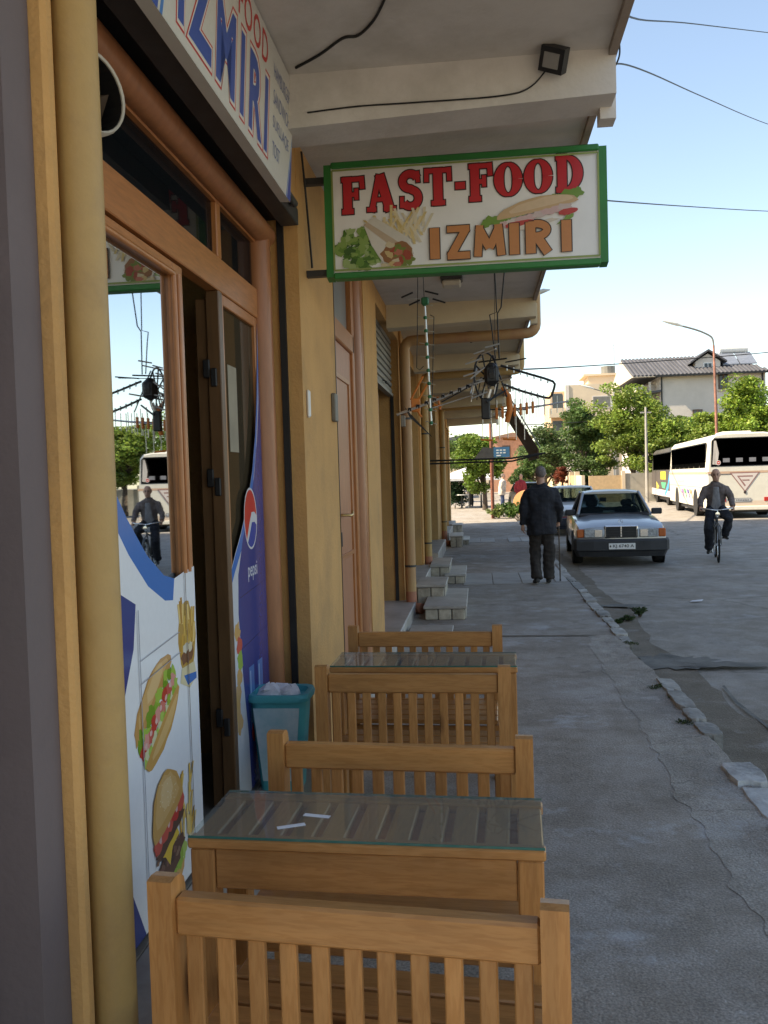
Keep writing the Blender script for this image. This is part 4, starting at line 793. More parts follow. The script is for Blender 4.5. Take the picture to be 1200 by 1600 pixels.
for k in range(4): a = k*math.pi/4+.3; c = at_d(760, 588, d2); e = Vector((.085*math.cos(a), .07*math.cos(a)+.04, .17*math.sin(a))); e2 = Vector((.085*math.cos(a+math.pi), .07*math.cos(a+math.pi)+.04, .17*math.sin(a+math.pi))); MB().tube([c+e, c+e2], .006, 5).build('ring_spoke', M_BLACK, a2, True)
for (p, q) in (((758, 543), (781, 537)), ((740, 553), (757, 547)), ((727, 569), (753, 560)), ((724, 588), (748, 580)), ((735, 592), (757, 574)), ((736, 623), (762, 612)), ((740, 600), (757, 595))): MB().tube([at_d(*p, d2-.05), at_d(*q, d2-.05)], .006, 6).build('element', M_ALU, a2, True)
lp = [at_d(*p, d2) for p in ((782, 571), (815, 581), (850, 591), (864, 596), (867, 600), (866, 606), (862, 618), (858, 622), (850, 621), (815, 611), (784, 600))]; MB().tube(lp, .0085, 8).build('loop_arm', M_BLACK, a2, True, smooth=60)
for k in range(7):
    for (p, q) in (((792, 574), (856, 594)), ((792, 603), (850, 620))): u = [p[i]+(q[i]-p[i])*k/6 for i in (0, 1)]; c = at_d(*u, d2); MB().tube([c+Vector((0, 0, -.022)), c+Vector((0, 0, .014))], .006, 5).build('stud', M_ALU, a2, True)
MB().tube([at_d(620, 648, d2), at_d(690, 622, d2), at_d(754, 592, d2)], .009, 8).build('long_boom', M_ALU, a2, True)
for k in range(9): c = at_d(640+k*13, 640-k*5.2, d2); MB().lathe([(.013, -.012), (.013, .012)], c, 'x', 8).build('clip', M_BLACK, a2, True); MB().tube([c+Vector((0, -.05, -.02)), c+Vector((0, .05, .02))], .003, 5).build('element', M_ALU, a2, True)
MB().box(*[v for v in (at_d(752, 640, d2).x, at_d(766, 640, d2).x, d2-.02, d2+.02, at_d(760, 655, d2).z, at_d(760, 622, d2).z)], .008).build('junction_box', M_BLACK, a2, True)
MB().tube([at_d(766, 608, d2), at_d(761, 624, d2)], .014, 8).build('box_stem', M_ALU, a2, True)
tri = [at_d(*p, d2) for p in ((631, 634), (640, 652), (676, 684), (673, 680), (640, 645))]; MB().add([tuple(p) for p in tri]+[tuple(p+Vector((0, .006, 0))) for p in tri], [(0, 1, 2, 3, 4), (9, 8, 7, 6, 5)]+[(i, (i+1) % 5, 5+(i+1) % 5, 5+i) for i in range(5)]).build('boom_end_fin', M_BLACK, a2, True)
MB().box(at_d(626, 650, d2).x, at_d(633, 650, d2).x, d2-.015, d2+.015, at_d(630, 667, d2).z, at_d(630, 649, d2).z, .004).build('end_clip', M_SHUT, a2, True)
for (p, q) in (((661, 588), (642, 625)), ((668, 600), (650, 632)), ((643, 627), (659, 652)), ((684, 620), (688, 640)), ((678, 632), (690, 636))): MB().tube([at_d(*p, d2+.02), at_d(*q, d2+.02)], .008, 6).build('orange_brace', M_ORG, a2, True)
MB().box(at_d(642, 630, d2).x, at_d(656, 630, d2).x, d2+.01, d2+.05, at_d(650, 643, d2).z, at_d(650, 622, d2).z, .006).build('orange_bracket', M_ORG, a2, True)
wr = at_d(798, 420, d2); MB().tube([(wr.x, d2, CZ), at_d(783, 480, d2), at_d(777, 490, d2), at_d(780, 560, d2)], .005, 6).tube([(wr.x-.12, d2, CZ), at_d(776, 488, d2), at_d(765, 492, d2), at_d(768, 510, d2), at_d(774, 560, d2)], .0045, 6).build('wire', M_WIRE, a2, True)
d3 = 6.6; a3 = thing('television_aerial', 'comb shaped aerial with thin upright rods and orange holders', 'aerial', at_d(800, 640, d3), 0, GA)
MB().tube([at_d(770, 647, d3), at_d(888, 627, d3)], .007, 8).build('boom', M_ALU, a3, True)
for k in range(12):
    u = 776+k*9.4; v = 646-k*1.6; l = 26-k*1.1; c = at_d(u, v, d3); MB().tube([at_d(u, v-l*.8, d3), at_d(u+.5, v+l, d3)], .0035, 5).build('rod', M_ALU, a3, True)
    if k < 7: MB().box(c.x-.010, c.x+.010, d3-.012, d3+.012, c.z-.045, c.z+.045, .004).build('holder', M_ORG, a3, True)
for k in range(6): MB().tube([at_d(754+k*13, 640, d3), at_d(754+k*13+.5, 687, d3)], .0035, 5).build('rod', M_ALU, a3, True)
for (p, q) in (((751, 687), (770, 688)), ((786, 686), (806, 687))): MB().tube([at_d(*p, d3), at_d(*q, d3)], .008, 6).build('orange_foot', M_ORG, a3, True)
MB().tube([at_d(784, 605, d3), at_d(795, 618, d3), at_d(797, 640, d3), at_d(792, 660, d3)], [.012, .02, .026, .018], 8).build('orange_handle', M_ORG, a3, True, smooth=60)
MB().tube([(at_d(775, 520, d3).x, d3, CZ), at_d(775, 647, d3)], .0022, 4).tube([at_d(755, 640, d3), at_d(822, 640, d3)], .005, 5).build('wire', M_WIRE, a3, True)
for k, (p, q, r_) in enumerate((((742, 600), (690, 628), .005), ((755, 612), (668, 640), .004), ((748, 566), (792, 560), .006), ((752, 604), (800, 590), .006), ((790, 566), (822, 560), .005), ((745, 575), (735, 615), .006), ((790, 610), (760, 628), .007), ((735, 560), (775, 545), .005), ((770, 555), (792, 620), .005))):
    MB().tube([at_d(*p, d2+.06), at_d(*q, d2-.06)], r_, 6).build('element', (M_BLACK, M_ALU)[k % 2], a2, True)
for k in range(5): c = at_d(740+k*9, 612-k*3, d2+.08); MB().tube([c+Vector((-.02, 0, -.07)), c+Vector((.015, 0, .09))], .0045, 5).build('element', (M_ALU, M_BLACK)[k % 2], a2, True)
for k in range(5): MB().tube([at_d(806+k*11, 610+k*2, d3+.03), at_d(806+k*11, 668-k*5, d3+.03)], .0035, 5).build('rod', M_ALU, a3, True)
MB().tube([at_d(790, 640, d3+.03), at_d(862, 632, d3+.03)], .006, 6).build('second_boom', M_ALU, a3, True)
# ---- brown awning farther along, its arm and the small blue board
aw = thing('folded_awning', 'dark brown sloping awning hung out past the canopy edge', 'awning', (.6, 16.5, 2.0)); M_AWN = mat('dark brown awning', (.075, .035, .025), .7, var=.15, scale=8)
ya, yb = 16.5, 19.5; pA, pB, pC = (CE+.02, 2.98), (at_d(842, 702, ya).x, at_d(842, 702, ya).z), (at_d(842, 716, ya).x-.02, at_d(842, 716, ya).z)
for k in range(10):
    y0 = ya+(yb-ya)*k/10; y1 = ya+(yb-ya)*(k+1)/10-.02; mb = MB(); mb.prism([pA, pB, (pB[0]-.01, pB[1]-.03), (pA[0]-.01, pA[1]-.03)], y0, y1, 'y'); mb.build('sheet', M_AWN, aw, True)
MB().prism([pB, (pB[0], pC[1]), (pB[0]-.03, pC[1]), (pB[0]-.03, pB[1])], ya, yb, 'y').build('valance', M_AWN, aw, True)
MB().tube([(pA[0]+.03, ya-.05, pA[1]+.05), (pB[0]+.02, ya-.05, pB[1]+.03)], .015, 6).build('stay', M_SHUT, aw, True)
za = at_d(675, 720, 16.2).z
for dz in (0, -.055): MB().tube([(XW, 16.2, za+dz), (at_d(800, 719, 16.2).x, 16.2, za+dz), (at_d(852, 708, 16.2).x, 16.2, za+.08)], .016, 8).build('awning_arm', M_BLACK, aw, True)
# ================================================================ vehicles
M_GLASSC = glassmat('car glass', (.55, .62, .62), .10, .02, (.015, .02, .025)); M_TYRE = mat('tyre rubber', (.018, .018, .018), .85, var=.2); M_RIM = mat('steel wheel', (.35, .35, .36), .4, metal=.6, var=.1)
M_CHROME = mat('chrome', (.72, .72, .72), .15, metal=1.0, var=.02); M_LENS = mat('headlight lens', (.42, .44, .45), .15, var=.25, scale=30); M_AMBER = mat('amber lens', (.50, .11, .02), .25, var=.1); M_REDL = mat('red lens', (.45, .02, .015), .25, var=.1)
M_BUMP = mat('dark bumper plastic', (.035, .037, .042), .6, var=.12); M_SEATC = mat('dark seat cloth', (.045, .045, .05), .9, var=.1); M_PLATE = mat('number plate', (.72, .72, .70), .45, var=.03)
def wheel(t, x, y, r, w, s):
    o = MB().lathe([(r*.62, -w/2), (r*.95, -w/2), (r, -w/2+.03), (r, w/2-.03), (r*.95, w/2), (r*.62, w/2)], (x, y, r), 'x', 22).build('wheel', M_TYRE, t, smooth=40)
    MB().lathe([(.05, s*(w/2-.01)), (r*.45, s*(w/2-.035)), (r*.62, s*(w/2+.004)), (r*.62, s*(w/2-.05))], (x, y, r), 'x', 18).build('rim', M_RIM, o, smooth=40)
def car(label, loc, rz, paint, lower, plate, kind='saloon', group=None):
    """front looks towards local -y"""
    t = thing('parked_car', label, 'car', loc, rz, group); hb = kind != 'saloon'
    def ring(y, w, zb, zm, zt, zc): return [(-w*.86, y, zb), (w*.86, y, zb), (w*.985, y, zb+.10), (w, y, zm-.08), (w*.985, y, zm+.06), (w*.93, y, zt), (w*.55, y, zc), (0, y, zc+.012), (-w*.55, y, zc), (-w*.93, y, zt), (-w*.985, y, zm+.06), (-w, y, zm-.08), (-w*.985, y, zb+.10)]
    st = [(-2.16, .76, .30, .52, .60, .63), (-2.13, .80, .24, .54, .70, .735), (-1.95, .825, .20, .56, .76, .80), (-1.3, .84, .20, .58, .80, .86), (-.80, .845, .20, .60, .84, .905), (.3, .845, .20, .60, .87, .90), (1.3, .845, .20, .60, .88, .91)]
    st += [(1.75, .84, .22, .60, .88, .93), (2.12, .82, .26, .60, .86, .91), (2.24, .77, .34, .58, .78, .82)] if not hb else [(1.5, .84, .22, .6, .87, .91), (1.72, .81, .28, .58, .82, .88)]
    MB().loft([ring(*s) for s in st]).build('body', paint, t, smooth=38)
    yr0, yr1 = (.98, 1.62) if not hb else (1.30, 1.68); zr = 1.345
    # roof, pillars, panes
    A = {'wl': (-.70, -.80, .90), 'wr': (.70, -.80, .90), 'tl': (-.555, -.10, zr-.02), 'tr': (.555, -.10, zr-.02), 'Tl': (-.55, yr0, zr-.02), 'Tr': (.55, yr0, zr-.02), 'bl': (-.68, yr1, .92), 'br': (.68, yr1, .92)}
    rf = [[(-.575, y, z-.035), (-.56, y, z-.005), (-.35, y, z+.022), (0, y, z+.03), (.35, y, z+.022), (.56, y, z-.005), (.575, y, z-.035), (0, y, z-.03)] for y, z in ((-.14, zr-.02), (-.05, zr), (.45, zr+.012), (yr0-.05, zr), (yr0+.06, zr-.03))]
    MB().loft(rf).build('roof', paint, t, smooth=50)
    for a, b in (('wl', 'tl'), ('wr', 'tr'), ('bl', 'Tl'), ('br', 'Tr')): MB().tube([A[a], A[b]], .032, 8).build('pillar', paint, t, smooth=60)
    for s in (-1, 1): MB().tube([(s*.70, .28, .90), (s*.565, .33, zr-.03)], .03, 8).build('pillar', M_BUMP, t)
    def pane(name, P4): 
        P4 = [Vector(p) for p in P4]; n = (P4[1]-P4[0]).cross(P4[3]-P4[0]).normalized()*.004; MB().add([tuple(p) for p in P4]+[tuple(p+n) for p in P4], [(0, 1, 2, 3), (7, 6, 5, 4), (0, 4, 5, 1), (1, 5, 6, 2), (2, 6, 7, 3), (3, 7, 4, 0)]).build(name, M_GLASSC, t)
    pane('windscreen', (A['wl'], A['wr'], A['tr'], A['tl'])); pane('rear_window', (A['br'], A['bl'], A['Tl'], A['Tr']))
    for s in (-1, 1): pane('side_window', ((s*.725, -.72, .89), (s*.725, .27, .89), (s*.565, .30, zr-.04), (s*.565, -.08, zr-.04))); pane('side_window', ((s*.725, .30, .89), (s*.70, yr1-.1, .90), (s*.56, yr0-.02, zr-.04), (s*.565, .36, zr-.04)))
    for s in (-1, 1):
        o = MB().box(s*.36-.24, s*.36+.24, .22, .38, .45, 1.02, .06).build('seat', M_SEATC, t); MB().box(s*.36-.12, s*.36+.12, .25, .35, 1.02, 1.17, .04).build('headrest', M_SEATC, o)
        m = MB().box(s*.84-.10, s*.84+.10, -.70, -.61, .89, 1.01, .02).build('door_mirror', M_BUMP, t)
        for y in (-1.36, 1.30 if not hb else 1.12): wheel(t, s*.755, y, .305, .19, s); MB().lathe([(.34, s*.838), (.34, s*.848)], (0, y, .31), 'x', 20).build('wheel_arch', M_BUMP, t)
    MB().box(-.62, .62, 1.0 if not hb else .95, 1.15, .45, .98, .05).build('rear_seat', M_SEATC, t); MB().box(-.68, .68, -.82, -.55, .80, .93, .03).build('dashboard', M_SEATC, t); MB().torus((.36, -.42, .93), .18, .014, 'y').build('steering_wheel', M_BUMP, t)
    bp = [(-.86, -1.9), (-.855, -2.12), (-.80, -2.24), (-.5, -2.285), (0, -2.295), (.5, -2.285), (.80, -2.24), (.855, -2.12), (.86, -1.9)]
    o = MB().loft([[(x*.93, y+.10, .19) for x, y in bp], [(x*.97, y+.05, .29) for x, y in bp], [(x, y, .315) for x, y in bp], [(x, y, .485) for x, y in bp], [(x*.985, y+.03, .515) for x, y in bp]]).build('front_bumper', lower, t); MB().prism([(x*1.003, y-.004) for x, y in bp], .44, .455, 'z').build('bumper_trim', M_BUMP, o)
    MB().box(-.82, .82, 2.10 if not hb else 1.62, 2.32 if not hb else 1.80, .26, .50, .04).build('rear_bumper', lower, t)
    pl = MB().box(-.235, .235, -2.312, -2.300, .335, .445, .003).build('number_plate', M_PLATE, t); P = Print(lambda u, v, h: (u, -2.3125-h, v), .0006)
    if plate.startswith('*'): P.blob(-.205, .39, .014, .02, (.02, .02, .03), 0, 12); plate = plate[1:]; u0 = -.16
    else: P.poly([(-.233, .337), (-.195, .337), (-.195, .443), (-.233, .443)], (.03, .08, .35)); u0 = -.17
    if plate: P.text(plate, u0, .352, .1, (.02, .02, .03), .001, wid=.37 if len(plate) > 4 else .06, hgt=.072)
    P.build('plate_lettering', pl, False)
    if not hb:
        g = MB().box(-.30, .30, -2.20, -2.12, .535, .765, .02).build('grille', M_CHROME, t); MB().box(-.275, -.012, -2.206, -2.19, .556, .742).box(.012, .275, -2.206, -2.19, .556, .742).build('grille_mesh', M_BLACK, g)
        mb = MB()
        for k in range(3): mb.box(-.27, .27, -2.212, -2.207, .60+k*.045, .606+k*.045)
        mb.build('grille_bar', M_BUMP, g); MB().tube([(0, -2.15, .76), (0, -2.14, .80)], .004, 5).torus((0, -2.14, .835), .036, .004, 'y', 16, 5).tube([(0, -2.14, .835), (0, -2.14, .87)], .003, 4).tube([(0, -2.14, .835), (.03, -2.14, .815)], .003, 4).tube([(0, -2.14, .835), (-.03, -2.14, .815)], .003, 4).build('hood_ornament', M_CHROME, g)
    else: MB().box(-.30, .30, -2.19, -2.12, .56, .62, .01).build('grille', M_BLACK, t)
    for s in (-1, 1):
        x0, x1 = sorted((s*.325, s*.66)); h = MB().box(x0, x1, -2.19, -2.08, .545, .70, .012).build('headlight', M_LENS, t); MB().box(min(s*.34, s*.47), max(s*.34, s*.47), -2.196, -2.19, .56, .685).build('reflector', M_CHROME, h)
        x0, x1 = sorted((s*.662, s*.79)); MB().box(x0, x1, -2.175, -2.02, .545, .70, .015).build('indicator', M_AMBER, t); x0, x1 = sorted((s*.45, s*.76)); MB().box(x0, x1, 2.2 if not hb else 1.66, 2.262 if not hb else 1.735, .58, .74, .01).build('tail_light', M_REDL, t)
    for s, a in ((-1, .05), (1, .12)): MB().tube([(s*.3, -.84, .925), (s*.3+.34, -.80, .935+a*.1)], .007, 4).build('wiper', M_BLACK, t)
    return t
def paint(name, c, metal=.3): return mat(name, c, .28, metal=metal, var=.03, scale=3, coat=.6, dirt=tuple(x*.75 for x in c), dirt_scale=3, dirt_amt=.3)
P_SIL = paint('silver grey paint', (.31, .33, .36), .5); P_WH = paint('white car paint', (.68, .68, .68), .0); P_DK = paint('dark blue paint', (.03, .035, .05), .2); P_RED = paint('dull red plastic', (.22, .025, .03), 0)
c = at_d(972, 880, 17.75)
car('silver saloon with chrome grille and white plate parked facing along the kerb', (2.70, 18.25, RZ), R(-3.5), P_SIL, M_BUMP, '*KJ 6740 A', group='cars parked along the kerb')
cw = car('white hatchback with red stripe and dark bumper parked behind the silver saloon', (2.80, 26.6, RZ), R(-1), P_WH, P_DK, 'A', 'hatch', group='cars parked along the kerb')
MB().prism([(-.84, -2.0), (-.80, -2.165), (0, -2.20), (.80, -2.165), (.84, -2.0)], .50, .56, 'z').build('red_stripe', P_RED, cw)
car('dark car half hidden by the round planter, farther up the street', (2.6, 45.0, RZ), R(8), P_DK, M_BUMP, '', 'hatch', group='cars parked along the kerb')
# ---------------------------------------------------------------- coaches, rear towards us
M_BUSG = glassmat('dark coach glass', (.30, .32, .34), .85, .03, (.15, .145, .155), 1.9); M_BUSW = mat('white coach paint', (.70, .65, .55), .35, var=.03, dirt=(.55, .5, .42), dirt_scale=1.2, dirt_amt=.4); M_BUSC = mat('beige stripe paint', (.62, .42, .28), .4, var=.05)
M_CURT = mat('pale curtain', (.55, .50, .45), .9, var=.2, scale=20, stretch=(1, 1, .1)); M_SEATW = mat('white headrest cover', (.20, .20, .215), .9, var=.05)
def coach(label, loc, rz, body, side_prints, L_=10.2):
    """rear at local y=0 looking to -y"""
    t = thing('coach', label, 'bus', loc, rz, 'coaches parked across the street'); w = 1.24; H = 3.0
    def rg(y, k=0.0, top=H): return [(-w+k, y, .38), (w-k, y, .38), (w-k+.01, y, 1.5), (w-.05-k, y, 2.2), (w-.10-k, y, top-.22), (w-.24-k, y, top-.06), (w-.6, y, top), (-w+.6, y, top), (-w+.24+k, y, top-.06), (-w+.10+k, y, top-.22), (-w+.05+k, y, 2.2), (-w-.01+k, y, 1.5)]
    MB().loft([rg(0, .05, H-.05), rg(.12), rg(L_-.2), rg(L_, .08, H-.06)]).build('body', body, t, smooth=30)
    MB().box(-1.15, 1.15, .3, L_-.3, .22, .379).build('underframe', M_BLACK, t)
    # rear window
    rw = MB().prism([(-1.08, 1.86), (1.08, 1.86), (1.04, 2.72), (.96, 2.80), (-.96, 2.80), (-1.04, 2.72)], -.012, -.002, 'y').build('rear_window', M_BUSG, t); MB().prism([(-1.11, 1.83), (1.11, 1.83), (1.07, 2.74), (.98, 2.83), (-.98, 2.83), (-1.07, 2.74)], -.006, -.001, 'y').build('rear_window_seal', M_BLACK, t)
    for k in range(4): x = -.60+k*.43; MB().box(x-.11, x+.11, -.014, -.0125, 1.98, 2.12, .0).build('headrest_cover', M_SEATW, rw)
    for s in (-1, 1):
        mb = MB(); mb.prism([(s*1.06, 1.92), (s*.90, 1.90), (s*.84, 2.3), (s*.93, 2.74), (s*1.0, 2.74)], -.0138, -.0124, 'y'); mb.build('curtain', M_CURT, rw)
        P = Print(lambda u, v, h: (u, -.0145-h, v), .0008); P.blob(s*.86, 1.97, .075, .085, (.70, .66, .62), 0, 20); P.blob(s*.86, 1.97, .058, .066, (.55, .05, .04), 0, 20); P.blob(s*.86, 1.97, .035, .018, (.66, .64, .60), 0, 12); P.build('speed_disc', rw, False)
    P = Print(lambda u, v, h: (u, -.003-h, v), .0015)
    P.poly([(-1.235, 1.66), (1.235, 1.66), (1.235, 1.58), (-1.235, 1.58)], (.58, .38, .26)); P.poly([(-1.235, 1.565), (-.3, 1.565), (-.3, 1.545), (-1.235, 1.545)], (.10, .08, .08)); P.poly([(-1.235, .62), (1.235, .62), (1.235, .42), (-1.235, .42)], (.66, .52, .40))
    P.poly([(-.50, 1.62), (.50, 1.62), (0, .92)], (.30, .15, .13)); P.poly([(-.43, 1.58), (.43, 1.58), (0, .98)], (.66, .58, .53)); 
    P.poly([(-.26, 1.50), (.26, 1.50), (.26, 1.455), (-.185, 1.455), (.03, 1.16), (-.01, 1.12)], (.30, .15, .13)); P.poly([(-.10, 1.36), (.15, 1.36), (.15, 1.32), (-.07, 1.32)], (.30, .15, .13)); P.blob(0, .92, .045, .06, (.05, .03, .03), .1, 12)
    P.poly([(-.36, .72), (.20, .72), (.20, .58), (-.36, .58)], (.16, .15, .15)); P.poly([(-.34, .705), (.18, .705), (.18, .595), (-.34, .595)], (.45, .45, .45)); [P.blob(-.28+.055*k_, .65, .017, .030, (.12, .12, .12), .25, 10, k_) for k_ in range(8)]
    P.build('rear_print', t, False)
    for s in (-1, 1): x0, x1 = sorted((s*.62, s*1.12)); MB().box(x0, x1, -.02, .02, .60, .74, .01).build('tail_light', M_REDL, t); x0, x1 = sorted((s*.98, s*1.12)); MB().box(x0, x1, -.024, .0, .605, .735, .01).build('indicator', M_AMBER, t)
    MB().box(.74, .86, -.01, .03, .47, .53).box(.90, 1.0, -.01, .03, .47, .53).build('exhaust', M_BLACK, t); MB().box(-1.22, 1.22, -.05, .10, .30, .44, .02).build('rear_bumper', body, t)
    MB().box(-.5, .5, 1.2, 2.6, H, H+.10, .04).build('roof_hatch', body, t)
    for s in (-1, 1):
        n = 7; y0 = .45; wd = (L_-1.2)/n
        for k in range(n): MB().prism([(y0+k*wd+.03, 1.80), (y0+(k+1)*wd-.03, 1.80), (y0+(k+1)*wd-.03, 2.66), (y0+k*wd+.03, 2.66)], s*(w-.035), s*(w-.015), 'x').build('side_window', M_BUSG, t)
        MB().prism([(y0-.02, 1.76), (L_-.7, 1.76), (L_-.7, 2.70), (y0-.02, 2.70)], s*(w-.06), s*(w-.033), 'x').build('window_band', M_BLACK, t)
        for y in (2.6, L_-2.6): wheel(t, s*1.10, y, .46, .28, s); MB().lathe([(.53, s*(w+.006)), (.53, s*(w+.012))], (0, y, .50), 'x', 22).build('wheel_arch', M_BLACK, t)
    Q = Print(lambda u, v, h: (-w-.012-h, u, v), .0015); side_prints(Q, L_); Q.build('side_print', t, False)
    return t
def pr1(Q, L_):
    Q.poly([(.1, 1.66), (L_-.1, 1.66), (L_-.1, 1.58), (.1, 1.58)], (.58, .38, .26)); Q.poly([(.1, 1.12), (L_-.3, 1.12), (L_-.3, 1.10), (.1, 1.10)], (.45, .36, .28)); Q.poly([(5.6, 1.36), (7.4, 1.36), (7.4, 1.26), (5.6, 1.26)], (.62, .52, .44))
    for u, c_ in ((3.6, (.62, .30, .16)), (4.3, (.16, .12, .42)), (5.1, (.10, .40, .20)), (5.8, (.36, .18, .50))): Q.stroke([Vector((u-.3, .65)), Vector((u-.05, .95)), Vector((u+.15, .85)), Vector((u+.35, 1.0))], .12, c_); Q.up()
def pr2(Q, L_):
    Q.poly([(.2, .42), (L_-.2, .42), (L_-.2, 1.74), (.2, 1.74)], (.09, .075, .07)); Q.poly([(.2, .42), (L_-.2, .42), (L_-.2, .80), (.2, .72)], (.60, .54, .52)); Q.poly([(3.2, 1.30), (5.4, 1.30), (5.4, 1.72), (3.2, 1.72)], (.66, .56, .06))
    Q.stroke([Vector((3.6, .5)), Vector((2.2, 1.0)), Vector((1.6, 1.55)), Vector((.7, 1.35))], [.2, .35, .4, .25], (.05, .34, .62)); Q.up(); Q.poly([(3.0, 1.15), (5.2, 1.15), (4.7, .85), (3.6, .82)], (.08, .42, .22)); Q.poly([(6, .9), (7.4, 1.2), (7.2, .7)], (.62, .5, .1))
def coach_at(px, d, th): p = at_d(px, 800, d); return (p.x+1.24*math.cos(R(th)), d, RZ)
coach('cream and white coach with triangular emblem on its rear, behind the cyclist', coach_at(1107, 31.0, 5), R(-5), M_BUSW, pr1)
coach('dark sided coach with yellow and blue graphics parked ahead of the white coach', (10.55, 42.3, RZ), R(-5), mat('dark coach paint', (.10, .09, .088), .35, var=.05), pr2, 10.0)
# ================================================================ people
def remesh(mb, vox, name, smooth=6, fold=0.0):
    me = mb.mesh('tmp'); ob = bpy.data.objects.new('tmp', me); COL.objects.link(ob)
    m = ob.modifiers.new('r', 'REMESH'); m.mode = 'VOXEL'; m.voxel_size = vox
    if smooth: s = ob.modifiers.new('s', 'SMOOTH'); s.factor = .5; s.iterations = smooth
    bpy.context.view_layer.update(); out = bpy.data.meshes.new_from_object(ob.evaluated_get(bpy.context.evaluated_depsgraph_get())); out.name = name
    bpy.data.objects.remove(ob); bpy.data.meshes.remove(me)
    if fold:
        nv = [v.normal.copy() for v in out.vertices]
        for v, n in zip(out.vertices, nv): c = v.co; v.co = c+n*(fold*(NZ.noise((c.x*9, c.y*9, c.z*5.5))+.5*NZ.noise((c.x*5+c.z*16, c.y*12, c.z*14-c.x*9))))
    out.polygons.foreach_set('use_smooth', [True]*len(out.polygons)); return out
def oring(c, rx, ry, n=16, tilt=0.0): return [(c[0]+rx*math.cos(2*math.pi*k/n), c[1]+ry*math.sin(2*math.pi*k/n), c[2]+tilt*math.sin(2*math.pi*k/n)) for k in range(n)]
def hand(mb, w, d, side, palm, curl=.35):
    """palm along d from the wrist w; palm normal `palm`; thumb on `side`"""
    d = Vector(d).normalized(); s = Vector(side).normalized(); n = Vector(palm).normalized(); w = Vector(w)
    mb.tube([w-d*.02, w+d*.03, w+d*.085], [.021, .030, .034], 10, flat=.55)
    for i, (o, l) in enumerate(((.026, .066), (.009, .076), (-.009, .071), (-.026, .056))):
        b = w+d*.085+s*o; q = (d*math.cos(curl)+n*math.sin(curl)); q2 = (d*math.cos(curl*2.6)+n*math.sin(curl*2.6)); mb.tube([b-d*.02, b+q*l*.5, b+q*l*.5+q2*l*.5], [.0095, .009, .0075], 7)
    b = w+d*.03+s*.026; mb.tube([b-s*.012, b+(s*.7+d*.7)*.035, b+(s*.45+d*.9)*.035+(s*.7+d*.7)*.03], [.012, .0105, .0085], 7)
def head_shape(mb, c, f, up=Vector((0, 0, 1)), k=1.0):
    """head with cranium, jaw, nose, brow, ears; c = centre, f = where the face looks"""
    f = Vector(f).normalized(); s = f.cross(up).normalized(); c = Vector(c)
    rings = []
    for z, rw, rf, rb, off in ((-.118, .030, .035, .02, .045), (-.105, .048, .062, .045, .03), (-.075, .060, .082, .07, .01), (-.03, .070, .090, .088, 0), (.02, .075, .092, .098, 0), (.06, .072, .086, .097, 0), (.095, .056, .064, .078, -.005), (.115, .026, .03, .04, -.01)):
        ring = []
        for i in range(18):
            a = 2*math.pi*i/18; ca, sa = math.cos(a), math.sin(a); ring.append(tuple(c+s*(rw*sa*k)+f*(((rf if ca > 0 else rb)*ca+off*.4)*k)+up*(z*k)))
        rings.append(ring)
    mb.loft(rings)
    mb.tube([c+f*.088*k+up*.02*k, c+f*.104*k-up*.012*k, c+f*.112*k-up*.026*k, c+f*.088*k-up*.036*k], [.008*k, .011*k, .014*k, .008*k], 8)
    for q in (-1, 1): mb.tube([c+s*q*.070*k+up*.02*k-f*.004*k, c+s*q*.084*k+up*.005*k-f*.012*k, c+s*q*.074*k-up*.03*k], [.010*k, .016*k, .009*k], 8); mb.tube([c+f*.084*k+s*q*.012*k+up*.026*k, c+f*.078*k+s*q*.046*k+up*.026*k], .009*k, 7)
    mb.tube([c+f*.086*k-s*.020*k-up*.062*k, c+f*.092*k-up*.060*k, c+f*.086*k+s*.020*k-up*.062*k], .0075*k, 7)
M_SKIN = mat('skin', (.52, .29, .20), .55, var=.08, scale=15); M_SHOE = mat('dark shoe leather', (.02, .018, .016), .5, var=.15)
def cloth(name, c, var=.22): return mat(name, c, .9, var=var, scale=7, bump=1.0, bscale=9, stretch=(1.6, 1.6, .7))
